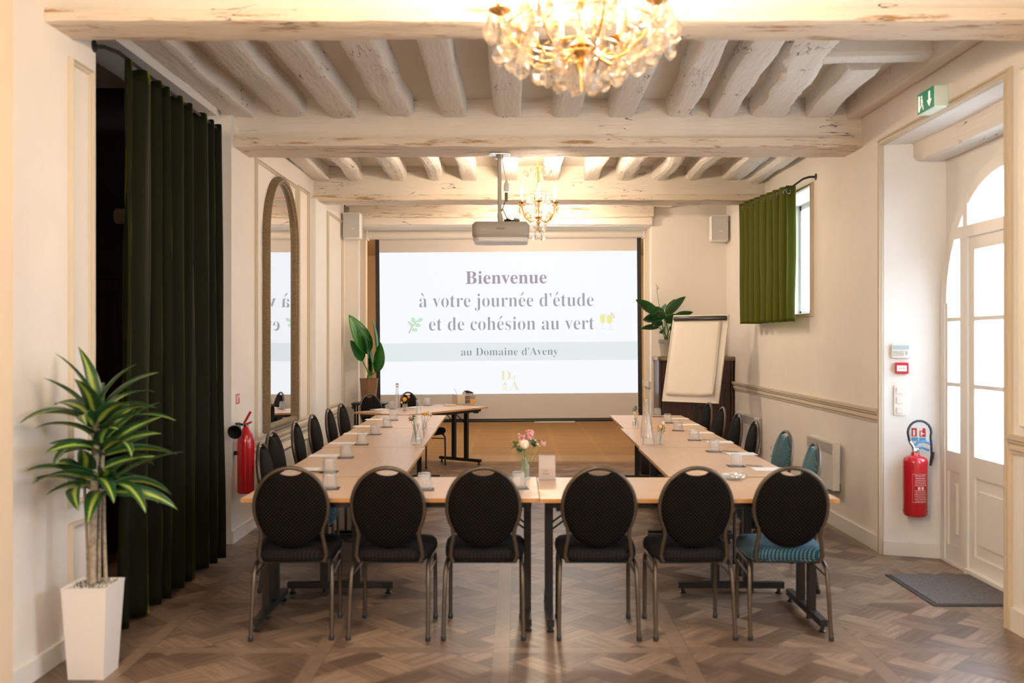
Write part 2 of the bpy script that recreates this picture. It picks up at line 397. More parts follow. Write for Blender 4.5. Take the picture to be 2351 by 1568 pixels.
# ------------------------------------------------------------------ mesh builder
class MB:
    def __init__(s): s.v = []; s.f = []; s.uv = {}
    def add(s, vs, fs, M=None):
        k = len(s.v)
        s.v += [tuple(M @ Vector(p)) if M is not None else tuple(p) for p in vs]
        s.f += [tuple(i + k for i in f) for f in fs]
        return s
    def box(s, c, d, M=None):
        x, y, z = c; a, b, e = d[0] / 2, d[1] / 2, d[2] / 2
        vs = [(x - a, y - b, z - e), (x + a, y - b, z - e), (x + a, y + b, z - e), (x - a, y + b, z - e),
              (x - a, y - b, z + e), (x + a, y - b, z + e), (x + a, y + b, z + e), (x - a, y + b, z + e)]
        return s.add(vs, [(0, 3, 2, 1), (4, 5, 6, 7), (0, 1, 5, 4), (1, 2, 6, 5), (2, 3, 7, 6), (3, 0, 4, 7)], M)
    def b2(s, x0, x1, y0, y1, z0, z1, M=None):
        return s.box(((x0 + x1) / 2, (y0 + y1) / 2, (z0 + z1) / 2), (abs(x1 - x0), abs(y1 - y0), abs(z1 - z0)), M)
    def rbox(s, c, d, r, M=None, axis=2, n=4):
        """box with rounded vertical edges (axis = direction of extrusion)"""
        a, b = [(1, 2), (0, 2), (0, 1)][axis]
        pts = []
        for (sx, sy, a0) in ((1, 1, 0), (-1, 1, 90), (-1, -1, 180), (1, -1, 270)):
            for k in range(n + 1):
                t = radians(a0 + 90 * k / n)
                pts.append((sx * (d[a] / 2 - r) + r * cos(t), sy * (d[b] / 2 - r) + r * sin(t)))
        h = d[axis] / 2; e = min(r * 0.5, h * 0.4)
        rings = []
        for (off, sc) in ((-h, -e), (-h + e, 0), (h - e, 0), (h, -e)):
            rg = []
            for (p, q) in pts:
                l = sqrt(p * p + q * q) or 1
                p2 = p + p / l * sc; q2 = q + q / l * sc
                v = [0, 0, 0]; v[a] = c[a] + p2; v[b] = c[b] + q2; v[axis] = c[axis] + off
                rg.append(tuple(v))
            rings.append(rg)
        return s.loft(rings, True, True, M)
    def loft(s, rings, cap=True, closed=True, M=None):
        n = len(rings[0]); vs = [p for r in rings for p in r]; fs = []
        for i in range(len(rings) - 1):
            for j in range(n if closed else n - 1):
                k = (j + 1) % n
                fs.append((i * n + j, i * n + k, (i + 1) * n + k, (i + 1) * n + j))
        if cap:
            fs.append(tuple(range(n - 1, -1, -1))); fs.append(tuple(range((len(rings) - 1) * n, len(rings) * n)))
        return s.add(vs, fs, M)
    def lathe(s, prof, c=(0, 0, 0), n=20, M=None, cap=True):
        """prof = [(r, z)...]"""
        rings = [[(c[0] + r * cos(2 * pi * j / n), c[1] + r * sin(2 * pi * j / n), c[2] + z) for j in range(n)] for r, z in prof]
        return s.loft(rings, cap, True, M)
    def tube(s, pts, r, n=10, closed=False, M=None):
        pts = [Vector(p) for p in pts]; m = len(pts)
        rr = r if isinstance(r, (list, tuple)) else [r] * m
        T = []
        for i in range(m):
            a = pts[(i - 1) % m] if (closed or i > 0) else pts[0]
            b = pts[(i + 1) % m] if (closed or i < m - 1) else pts[-1]
            T.append((b - a).normalized())
        u = T[0].orthogonal().normalized()
        rings = []
        for i in range(m):
            u = (u - T[i] * u.dot(T[i]))
            u = u.normalized() if u.length > 1e-6 else T[i].orthogonal().normalized()
            w_ = T[i].cross(u)
            rings.append([tuple(pts[i] + rr[i] * (cos(2 * pi * k / n) * u + sin(2 * pi * k / n) * w_)) for k in range(n)])
        if closed: rings.append(rings[0])
        return s.loft(rings, not closed, True, M)
    def prism(s, pts, axis, lo, hi, M=None):
        """2D outline extruded along axis"""
        a, b = [(1, 2), (0, 2), (0, 1)][axis]
        def mk(h):
            o = []
            for (p, q) in pts:
                v = [0, 0, 0]; v[a] = p; v[b] = q; v[axis] = h; o.append(tuple(v))
            return o
        return s.loft([mk(lo), mk(hi)], True, True, M)
    def sphere(s, c, r, n=12, m=8, M=None):
        rx, ry, rz = r if isinstance(r, (list, tuple)) else (r, r, r)
        rings = []
        for i in range(1, m):
            t = -pi / 2 + pi * i / m
            rings.append([(c[0] + rx * cos(t) * cos(2 * pi * j / n), c[1] + ry * cos(t) * sin(2 * pi * j / n), c[2] + rz * sin(t)) for j in range(n)])
        k = len(s.v); s.loft(rings, False, True, M)
        bot = (c[0], c[1], c[2] - rz); top = (c[0], c[1], c[2] + rz)
        if M is not None: bot = tuple(M @ Vector(bot)); top = tuple(M @ Vector(top))
        s.v += [bot, top]; ib = len(s.v) - 2; it = ib + 1
        for j in range(n):
            s.f.append((ib, k + (j + 1) % n, k + j)); q = k + (m - 2) * n; s.f.append((it, q + j, q + (j + 1) % n))
        return s
    def build(s, name, m, parent=None, smooth=40, loc=None, rot=None):
        me = bpy.data.meshes.new(name)
        me.from_pydata(s.v, [], s.f)
        import bmesh
        bm = bmesh.new(); bm.from_mesh(me)
        bmesh.ops.recalc_face_normals(bm, faces=bm.faces)
        bm.to_mesh(me); bm.free()
        if smooth:
            me.polygons.foreach_set('use_smooth', [True] * len(me.polygons))
            me.set_sharp_from_angle(angle=radians(smooth))
        for mm in (m if isinstance(m, (list, tuple)) else [m]): me.materials.append(mm)
        me.update()
        o = bpy.data.objects.new(name, me); COL.objects.link(o)
        if parent: o.parent = parent
        if loc: o.location = loc
        if rot: o.rotation_euler = rot
        return o


def thing(name, label, cat, loc=(0, 0, 0), rz=0, group=None):
    o = bpy.data.objects.new(name, None); COL.objects.link(o)
    o.empty_display_size = 0.05
    o.location = loc; o.rotation_euler = (0, 0, rz)
    o['label'] = label; o['category'] = cat
    if group: o['group'] = group
    return o


def tag(o, label, cat, group=None, loc=None, rz=None):
    o['label'] = label; o['category'] = cat
    if group: o['group'] = group
    if loc: o.location = loc
    if rz is not None: o.rotation_euler = (0, 0, rz)
    return o


def struct(o):
    o['kind'] = 'structure'; return o


TN = [0]
def trim(mb, m, smooth=40, **kw):
    TN[0] += 1
    return struct(mb.build('trim_%d' % TN[0], m, smooth=smooth, **kw))


KIDS = {}
def copy_tree(o, parent=None):
    c = o.copy(); COL.objects.link(c)
    if parent is not None: c.parent = parent
    for ch in [x for x in bpy.data.objects if x.parent == o]:
        copy_tree(ch, c)
    return c


def dup(proto, label, loc, rz=0, group=None):
    c = copy_tree(proto); c.location = loc; c.rotation_euler = (0, 0, rz); c['label'] = label
    if group: c['group'] = group
    return c


def at(px, py, z):
    """point on the horizontal plane z seen at photo pixel (px, py): used to survey where things stand"""
    Y = (CAM_H - z) * FPX / (py - CY)
    return ((px - CX) * Y / FPX, Y, z)


def xz(px, py, Y):
    return ((px - CX) * Y / FPX, Y, CAM_H - (py - CY) * Y / FPX)


_mathbold = lambda s: ''.join(chr(0x1D400 + ord(c) - 65) if 'A' <= c <= 'Z' else chr(0x1D41A + ord(c) - 97) if 'a' <= c <= 'z' else c for c in s)


def text_mesh(body, offset=0.0, serif=True):
    """returns MB of flat lettering, baseline at z=0, x from 0, cap height about 0.7; accents added by hand"""
    plain = body.replace('à', 'a').replace('é', 'e')
    def raw(s):
        c = bpy.data.curves.new('lettering', 'FONT'); c.body = _mathbold(s) if serif else s
        c.size = 1; c.offset = offset; c.resolution_u = 6
        o = bpy.data.objects.new('lettering', c); COL.objects.link(o)
        dg = bpy.context.evaluated_depsgraph_get()
        me = bpy.data.meshes.new_from_object(o.evaluated_get(dg))
        vs = [(v.co.x, 0, v.co.y) for v in me.vertices]; fs = [tuple(p.vertices) for p in me.polygons]
        bpy.data.objects.remove(o); bpy.data.curves.remove(c); bpy.data.meshes.remove(me)
        return vs, fs
    vs, fs = raw(plain)
    m = MB(); m.add(vs, fs)
    for i, ch in enumerate(body):
        if ch in 'àé':
            right = max(v[0] for v in raw(plain[:i + 1])[0])
            g = raw(plain[i])[0]; wd = max(v[0] for v in g) - min(v[0] for v in g)
            cx = right - wd / 2
            d = 1 if ch == 'é' else -1
            m.add([(cx - d * 0.07, 0, 0.56), (cx - d * 0.03, 0, 0.55), (cx + d * 0.12, 0, 0.70), (cx + d * 0.05, 0, 0.745)], [(0, 1, 2, 3)])
    return m


def place_text(mb, x0, x1, z, sz=None):
    """scale lettering so that it spans x0..x1 with baseline z"""
    a = min(v[0] for v in mb.v); b = max(v[0] for v in mb.v); s = (x1 - x0) / (b - a); sz = sz or s
    mb.v = [(x0 + (v[0] - a) * s, v[1], z + v[2] * sz) for v in mb.v]
    return mb
# ================================================================== THE SETTING
XR, XL, XL0 = 2.72, -2.22, -2.26      # right wall, left wall beyond / before the curtained opening
YR = 12.35                            # rear wall
ZC = 3.49                             # ceiling
YB = -3.6                             # wall behind the camera


def wall_x(mb, x0, x1, ya, yb, za, zb, holes):
    ys = sorted({ya, yb} | {h[0] for h in holes} | {h[1] for h in holes})
    zs = sorted({za, zb} | {h[2] for h in holes} | {h[3] for h in holes})
    for i in range(len(ys) - 1):
        for j in range(len(zs) - 1):
            cy, cz = (ys[i] + ys[i + 1]) / 2, (zs[j] + zs[j + 1]) / 2
            if any(h[0] < cy < h[1] and h[2] < cz < h[3] for h in holes): continue
            mb.b2(x0, x1, ys[i], ys[i + 1], zs[j], zs[j + 1])


# floor
struct(MB().b2(-2.4, 3.3, YB - .1, YR, -0.08, 0).build('floor', FLOOR, smooth=None))
struct(MB().b2(-4.2, 4.2, YR, 19.6, -0.08, 0).build('floor_rear_room', FLOOR2, smooth=None))
struct(MB().b2(-3.6, -2.4, 4.9, 7.6, -0.08, 0).build('floor_side_passage', FLOOR, smooth=None))
# ceiling
struct(MB().b2(-3.6, 3.3, YB - .1, YR + .8, ZC, ZC + .1).build('ceiling', CEIL, smooth=None))
struct(MB().b2(-4.2, 4.2, YR + .75, 19.6, 3.32, 3.42).build('ceiling_rear_room', REAR_WALL, smooth=None))
# right wall with the door recess, the small high window and the windows behind the camera
m = MB()
DY0, DY1, DZ = 5.28, 7.07, 3.03
WY0, WY1, WZ0, WZ1 = 8.76, 10.1, 1.84, 3.0
wall_x(m, XR, XR + .45, YB, YR + .8, 0, ZC, [(5.0, DY1, 0, DZ), (WY0, WY1, WZ0, WZ1), (2.3, 3.7, .8, 2.8), (-2.3, -.9, .8, 2.8)])
struct(m.build('wall_right', WALL, smooth=None))
m = MB()
m.prism([(XR, 7.071), (3.16, 6.913), (3.17, 7.071)], 2, 0, DZ)
m.prism([(XR, 5.0), (XR, DY0), (3.16, 5.03), (3.16, 5.0)], 2, 0, DZ)
struct(m.build('wall_door_reveal', WALL_WHITE, smooth=None))
# masonry round the arched door
AC, AZ, AR = 5.98, 1.85, 0.93
def arch(n=28, r=AR, dz=0):
    return [(AC + r * cos(pi * k / n), AZ + dz + r * sin(pi * k / n)) for k in range(n + 1)]
m = MB()
m.b2(3.12, 3.17, AC + AR, 7.0, 0, DZ); m.b2(3.12, 3.17, 5.0, AC - AR, 0, DZ)
ap = arch()
for i in range(len(ap) - 1):
    (ya, za), (yb, zb) = ap[i], ap[i + 1]
    m.prism([(ya, za), (ya, DZ), (yb, DZ), (yb, zb)], 0, 3.12, 3.17)
struct(m.build('wall_door_arch', WALL_WHITE, smooth=None))
# left wall
m = MB()
wall_x(m, XL0 - .3, XL0, YB, 5.12, 0, ZC, [])
m.b2(XL0 - .3, XL0, 5.12, 7.2, 3.28, ZC)
m.b2(XL0 - .3, XL0 - .05, 7.2, 7.42, 0, ZC)
m.b2(XL - .3, XL, 7.42, YR + .8, 0, ZC)
struct(m.build('wall_left', WALL, smooth=None))
m = MB(); m.b2(-2.32, -2.14, YB, 4.05, 0, ZC)
struct(m.build('wall_left_pier', TAN_P, smooth=None))
# pier under the third beam
m = MB(); m.b2(XL, XL + .05, 10.30, 10.86, 0, 3.12)
struct(m.build('wall_left_pilaster', WALL_WHITE, smooth=None))
# dark passage behind the curtain
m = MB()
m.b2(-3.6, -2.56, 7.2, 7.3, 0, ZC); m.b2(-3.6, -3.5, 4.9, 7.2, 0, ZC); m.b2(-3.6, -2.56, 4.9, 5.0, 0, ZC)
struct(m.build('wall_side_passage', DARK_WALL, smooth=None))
m = MB()
m.b2(-3.35, -2.62, 7.165, 7.2, 0, 1.97)
d = struct(m.build('door_2', DARKWOOD, smooth=None))
m = MB()
for a in ((-3.41, -3.35, 0, 2.03), (-2.62, -2.56, 0, 2.03), (-3.35, -2.62, 1.97, 2.03)):
    m.b2(a[0], a[1], 7.15, 7.2, a[2], a[3])
m.build('door_frame', DARKWOOD, parent=d, smooth=None)
# rear wall with the wide opening
m = MB()
OX0, OX1, OZ = -2.05, 1.745, 3.06
m.b2(-2.6, OX0, YR, YR + .75, 0, ZC); m.b2(OX1, 3.2, YR, YR + .75, 0, ZC); m.b2(OX0, OX1, YR, YR + .75, OZ, ZC)
struct(m.build('wall_rear', WALL, smooth=None))
m = MB(); m.b2(-4.3, -4.2, YR + .75, 19.6, 0, 3.4); m.b2(4.2, 4.3, YR + .75, 19.6, 0, 3.4); m.b2(-4.3, 4.3, 19.6, 19.7, 0, 3.4)
m.b2(-4.2, -2.6, YR + .7, YR + .75, 0, 3.4); m.b2(3.2, 4.2, YR + .7, YR + .75, 0, 3.4)
struct(m.build('wall_rear_room', REAR_WALL, smooth=None))
# wall behind the camera
m = MB(); m.b2(-2.4, 3.2, YB - .1, YB, 0, ZC)
struct(m.build('wall_back', WALL, smooth=None))
# outdoors
struct(MB().b2(3.2, 14, -12, 22, -0.2, -0.1).build('ground_outside', STONE, smooth=None))
struct(MB().b2(9.0, 9.3, -6, 18, -.1, 2.9).build('wall_outside', STONE, smooth=None))

# ------------------------------------------------------------------ timbers
def timber(p0, p1, w, h, amp, seed, m, sec=0.05, rnd=0.25, taper=0.0, twist=0.0, scale=2.2, side='trim', parent=None):
    """hewn timber from p0 to p1 (centre of its top face), width w, height h; waney edges from 3D noise"""
    p0, p1 = Vector(p0), Vector(p1); L = (p1 - p0).length; t = (p1 - p0).normalized()
    up = Vector((0, 0, 1)); s = t.cross(up).normalized()
    n = max(4, int(L / sec)); rings = []
    base = []
    # outline: start top-left, down, bottom, up
    r = rnd * min(w, h)
    base = [(-.5 * w, 0), (-.5 * w, -.33 * h), (-.5 * w, -.66 * h), (-.5 * w, -h + r), (-.5 * w + .3 * r, -h + .3 * r), (-.5 * w + r, -h),
            (-.2 * w, -h), (0, -h), (.2 * w, -h), (.5 * w - r, -h), (.5 * w - .3 * r, -h + .3 * r), (.5 * w, -h + r), (.5 * w, -.66 * h), (.5 * w, -.33 * h), (.5 * w, 0)]
    sd = Vector((seed * 7.31, seed * 3.17, seed * 1.73))
    for i in range(n + 1):
        q = p0 + t * (L * i / n); u = i / n
        cw = 1 + 0.16 * noise.noise(Vector((u * L * 0.7, seed, 0)))
        sway = amp * 1.6 * noise.noise(Vector((u * L * 0.8, seed + 9.0, 2)))
        sag = amp * 0.5 * noise.noise(Vector((u * L * 0.9, seed + 4.0, 5)))
        rg = []
        for (a, b) in base:
            pt = q + s * (a * cw + sway) + up * (b * (1 - taper * u) + (sag if b < -.1 * h else 0))
            k = pt * scale * 2 + sd
            d = noise.noise_vector(Vector((k.x, k.y * .6, k.z))) * amp * .55 + noise.noise_vector(pt * 14 + sd) * amp * .30
            if b == 0: d = Vector((d.x, 0, 0))
            pt = pt + Vector((d.x, 0 if abs(t.y) > .5 else d.y, d.z)) if abs(t.y) > .5 else pt + Vector((0, d.y, d.z))
            rg.append(tuple(pt))
        rings.append(rg)
    mb = MB().loft(rings, True, True)
    if parent is not None: return mb.build('timber', m, parent=parent, smooth=35)
    return trim(mb, m, 35)


# big cross beams: an upper timber and a lower lip
def cross_beam(y0, y1, seed, lip):
    x0, x1 = -2.36, XR + .02
    yc = (y0 + y1) / 2
    timber((x0, yc, ZC), (x1, yc, ZC), y1 - y0 - .07, ZC - 3.165, .006, seed, BEAM, sec=.08, rnd=.05)
    timber((x0, yc, 3.175), (x1, yc, 3.175), y1 - y0, .175 - lip, .012, seed + 3, BEAM_STAIN, sec=.06, rnd=.10)


cross_beam(4.56, 4.86, 1, .115)
cross_beam(7.48, 7.92, 2, .105)
cross_beam(10.40, 10.80, 3, .115)
cross_beam(1.60, 1.95, 4, .115)
# joists, second bay (between first and second beam): (far x, near x at Y=5.5, width, roughness)
J2 = [(-2.17, -2.17, .21, .020), (-1.78, -1.77, .25, .030), (-1.36, -1.38, .22, .020), (-.93, -.94, .24, .040), (-.49, -.505, .19, .010),
      (-.065, -.08, .20, .008), (.385, .36, .20, .014), (.82, .80, .20, .010), (1.27, 1.17, .20, .030), (1.62, 1.47, .20, .018),
      (1.98, 1.79, .27, .045)]
for i, (xf, xn, wd, am) in enumerate(J2):
    k = (xn - xf) / 2.0
    timber((xf - k * 0.05, 7.54, ZC), (xf + k * 2.75, 4.80, ZC), wd, .15, am, 20 + i, JOIST, rnd=.30 if am > .025 else .15)
timber((2.39, 7.54, ZC), (2.25, 6.18, ZC), .22, .15, .022, 40, JOIST, rnd=.2)
timber((1.80, 6.08, 3.47), (2.70, 6.02, 3.47), .17, .11, .012, 41, JOIST, rnd=.35)
timber((2.66, 7.54, ZC), (2.66, 4.8, ZC), .12, .16, .006, 42, BEAM, rnd=.1)
# third bay
for i, px in enumerate((700, 738, 815, 912, 1000, 1077, 1168, 1265, 1358, 1437, 1515, 1592, 1680)):
    x = (px - CX) * 10.4 / FPX
    am = [.02, .02, .035, .03, .03, .018, .012, .012, .014, .035, .035, .03, .02][i]
    if i == 0: continue
    timber((x, 10.45, ZC), (x * .985, 7.88, ZC), .17 + .03 * (i % 3 == 0), .16, am, 60 + i, JOIST, rnd=.32 if am > .02 else .15)
timber((2.60, 10.45, ZC), (2.58, 7.88, ZC), .20, .19, .03, 75, JOIST, rnd=.4)
# fourth bay
for i in range(11):
    x = -2.0 + i * .43
    timber((x, 12.36, ZC), (x, 10.76, ZC), .17, .15, .015, 90 + i, JOIST, rnd=.2, sec=.12)
# lintel timbers over the rear opening
timber((-2.2, 12.33, 3.47), (2.0, 12.33, 3.47), .16, .17, .012, 110, BEAM, rnd=.12)
timber((-2.15, 12.31, 3.31), (1.76, 12.31, 3.31), .14, .15, .016, 111, BEAM_STAIN, rnd=.12)
timber((-2.06, 12.34, 3.17), (1.75, 12.34, 3.17), .12, .10, .010, 112, BEAM, rnd=.1)
# timber over the door recess
timber((3.02, 7.02, 3.03), (3.02, 5.05, 3.03), .20, .14, .022, 113, JOIST, rnd=.3)

# ------------------------------------------------------------------ mouldings
def frame_x(x, y0, y1, z0, z1, w=.035, d=.018, sgn=1, m=GILT_TRIM):
    """rectangular moulded panel frame on a wall lying in the plane X = x"""
    prof = [(0, 0), (0, .5), (.10, .9), (.28, 1.5), (.42, 1.5), (.50, .8), (.80, .8), (1.0, .35), (1.0, 0)]
    rings = []
    for o, h in prof:
        o *= w; xx = x + sgn * h * d - sgn * .002 * (h == 0)
        rings.append([(xx, y0 + o, z0 + o), (xx, y1 - o, z0 + o), (xx, y1 - o, z1 - o), (xx, y0 + o, z1 - o)])
    rings.append(rings[0])
    return trim(MB().loft(rings, False, True), m, 25)


def rail_x(x, y0, y1, z, sgn=-1, m=GILT_TRIM, h=.10, d=.045):
    prof = [(0, 0), (.3, 0), (.3, .12), (.55, .22), (.55, .42), (.45, .5), (.75, .62), (.75, .74), (1, .80), (1, 1), (0, 1)]
    pts = [(x + sgn * p * d, z + q * h) for p, q in prof]
    return trim(MB().loft([[(a, y0, b) for a, b in pts], [(a, y1, b) for a, b in pts]], True, True), m, 30)


# left wall, beside the planter
frame_x(XL0, 4.80, 5.06, .74, 3.02); frame_x(XL0, 4.80, 5.06, .14, .66)
# left wall, round the mirror and beyond
frame_x(XL, 8.08, 9.60, .74, 3.14); frame_x(XL, 9.66, 10.14, .76, 3.16)
frame_x(XL, 11.15, 12.1, .78, 3.1)
frame_x(XL, 8.10, 8.86, .14, .57); frame_x(XL, 8.92, 9.56, .14, .57); frame_x(XL, 9.64, 10.16, .14, .57)
rail_x(XL, 8.0, 10.30, .63, 1); rail_x(XL, 10.86, YR, .63, 1)
# right wall dado
rail_x(XR, DY1 + .05, YR, .97); rail_x(XR, YB, DY0 - .06, .97)
struct(MB().b2(XR - .018, XR, DY1 + .05, YR, 0, .115).build('baseboard_right', TRIM_W, smooth=None))
struct(MB().b2(XR - .018, XR, YB, DY0 - .06, 0, .125).build('baseboard_right_near', TRIM_W, smooth=None))
struct(MB().b2(XL, XL + .016, 7.42, 10.30, 0, .10).build('baseboard_left', TRIM_W, smooth=None))
struct(MB().b2(XL0, XL0 + .016, 4.05, 5.12, 0, .10).build('baseboard_left_near', TRIM_W, smooth=None))
e = Vector((3.14 - XR, 6.92 - DY1, 0)).normalized(); nn = Vector((e.y, -e.x, 0)) * .014
p, q = Vector((XR, DY1, 0)), Vector((3.12, 6.925, 0))
struct(MB().prism([(p.x, p.y), (q.x, q.y), (q.x + nn.x, q.y + nn.y), (p.x + nn.x, p.y + nn.y)], 2, 0, .10).build('baseboard_reveal', TRIM_W, smooth=None))
frame_x(XR, 4.2, 5.12, 1.12, 3.05, .03, .02, -1, TRIM_W)
# architrave round the door recess
def architrave(y0, y1, ztop, w, x=XR, z0=0, bottom=False):
    mb = MB()
    prof = [(0, 0), (0, .6), (.10, 1.0), (.16, 1.6), (.34, 1.7), (.40, 1.0), (.60, .9), (.66, 1.4), (.84, 1.4), (.90, .8), (1.0, .6), (1.0, 0)]
    rings = []
    for o, h in prof:
        o *= w; xx = x - h * .018 + .002 * (h == 0)
        if bottom: rings.append([(xx, y0 - o, z0 - o), (xx, y1 + o, z0 - o), (xx, y1 + o, ztop + o), (xx, y0 - o, ztop + o)])
        else: rings.append([(xx, y0 - o, z0), (xx, y0 - o, ztop + o), (xx, y1 + o, ztop + o), (xx, y1 + o, z0)])
    rings.append(rings[0])
    mb.loft(rings, False, bottom)
    return trim(mb, GILT_TRIM, 25)


architrave(DY0, DY1, DZ, .06)
architrave(WY0, WY1, WZ1, .035, z0=WZ0, bottom=True)
# rear opening: slim mouldings on both jambs
for x, s in ((OX0, 1), (OX1, -1)):
    mb = MB()
    for yy in (12.50, 12.66, 12.82): mb.b2(x, x + s * .02, yy, yy + .035, 0, OZ)
    trim(mb, GILT_TRIM, None)
trim(MB().b2(OX1 - .03, OX1, 12.40, 13.0, .97, 1.05), GILT_TRIM, None)
# access hatch in the right wall
mb = MB(); mb.b2(XR - .004, XR, 7.28, 7.68, .33, .66)
trim(mb, WALL, None)

# ------------------------------------------------------------------ small window
wd = struct(MB().b2(3.0, 3.05, WY0, WY0 + .05, WZ0, WZ1).b2(3.0, 3.05, WY1 - .05, WY1, WZ0, WZ1).b2(3.0, 3.05, WY0, WY1, WZ0, WZ0 + .05).b2(3.0, 3.05, WY0, WY1, WZ1 - .05, WZ1)
            .b2(3.0, 3.05, 9.40, 9.46, WZ0, WZ1).build('window_1', TRIM_W, smooth=None))
MB().b2(3.02, 3.026, WY0 + .05, WY1 - .05, WZ0 + .05, WZ1 - .05).build('glass_pane', PANE, parent=wd, smooth=None)
for k, y in enumerate((2.3, -2.3)):
    wd = struct(MB().b2(3.0, 3.05, y, y + .06, .8, 2.8).b2(3.0, 3.05, y + 1.34, y + 1.4, .8, 2.8).b2(3.0, 3.05, y + .67, y + .73, .8, 2.8)
                .b2(3.0, 3.05, y, y + 1.4, .8, .86).b2(3.0, 3.05, y, y + 1.4, 2.74, 2.8).build('window_%d' % (k + 2), TRIM_W, smooth=None))

# ------------------------------------------------------------------ arched door
dr = bpy.data.objects.new('door_1', None); COL.objects.link(dr); dr.location = (3.14, AC, 0); struct(dr)
def D(mb): mb.v = [(a - 3.14, b - AC, c) for a, b, c in mb.v]; return mb
X0, X1 = 3.075, 3.13
fr = MB()
for i in range(len(ap) - 1):     # arched frame ring
    (ya, za), (yb, zb) = ap[i], ap[i + 1]
    def inn(y, z, r=.085): return (AC + (y - AC) * (AR - r) / AR, AZ + (z - AZ) * (AR - r) / AR)
    fr.prism([(ya, za), inn(ya, za), inn(yb, zb), (yb, zb)], 0, X0, X1)
fr.b2(X0, X1, AC - AR, AC - AR + .055, 0, AZ); fr.b2(X0, X1, AC + AR - .055, AC + AR, 0, AZ); fr.b2(3.07, 3.16, AC - AR + .055, AC + AR - .055, 0, .019)
for yy in (AC - .55, AC + .55):      # mullions up to the arch
    fr.b2(X0 - .004, X1 - .002, yy - .032, yy + .032, .019, AZ + sqrt(AR ** 2 - .52 ** 2) - .03)
hw = sqrt(AR ** 2 - (2.33 - AZ) ** 2) - .03
fr.b2(X0 - .012, X1, AC - hw, AC + hw, 2.29, 2.37)
D(fr).build('door_frame', TRIM_W, parent=dr, smooth=None)
def pane(x, y0, y1, z0, z1):
    r = AR - .04; ys = [y0 + (y1 - y0) * k / 16 for k in range(17)]
    top = [(y, max(z0, min(z1, AZ + sqrt(max(0, r * r - (y - AC) ** 2))))) for y in ys if z0 < AZ or (y - AC) ** 2 < r * r - (z0 - AZ) ** 2]
    return MB().prism([(top[0][0], z0)] + top + [(top[-1][0], z0)], 0, x, x + .006)
def leaf(y0, y1, name, arched):
    m = MB(); a, b = X0 + .01, X1 - .005
    zt = 2.29
    m.b2(a, b, y0, y0 + .07, .02, zt); m.b2(a, b, y1 - (.035 if arched else .07), y1, .02, zt if not arched else 1.85)
    i0, i1 = y0 + .07, y1 - (.035 if arched else .07)
    m.b2(a, b, i0, i1, .02, .13); m.b2(a, b, i0, i1, .66, .80)
    if not arched: m.b2(a, b, i0, i1, 2.20, zt)
    m.b2(a + .015, b - .01, i0, i1, .13, .66)
    m.rbox(((a + b) / 2 - .002, (y0 + y1) / 2, .395), (.040, y1 - y0 - .24, .36), .01, axis=0)
    for z in (1.26, 1.72): m.b2(a, b - .01, i0, i1, z, z + .028)
    o = D(m).build(name, TRIM_W, parent=dr, smooth=None)
    for z0, z1 in ((.80, 1.26), (1.288, 1.72), (1.748, 2.20)):
        D(pane(a + .02, y0 + .07, y1 - (.035 if arched else .07), z0, z1)).build('glass_pane', PANE, parent=dr, smooth=None)
    return o
leaf(AC - .515, AC + .515, 'door_leaf', False)
leaf(AC + .585, AC + AR - .05, 'side_leaf', True)
def mirror_y(o):
    for v in o.data.vertices: v.co.y = -v.co.y
leaf_o = leaf(AC + .585, AC + AR - .05, 'side_leaf', True); mirror_y(leaf_o)
D(pane(X0 + .03, AC - .52, AC + .52, 2.37, 2.80)).build('glass_pane', PANE, parent=dr, smooth=None)
D(pane(X0 + .03, AC + .58, AC + .76, 2.37, 2.70)).build('glass_pane', PANE, parent=dr, smooth=None)
D(MB().b2(X0 - .03, X0 + .01, AC - .515, AC + .515, 0, .035)).build('weather_bar', TRIM_W, parent=dr, smooth=None)
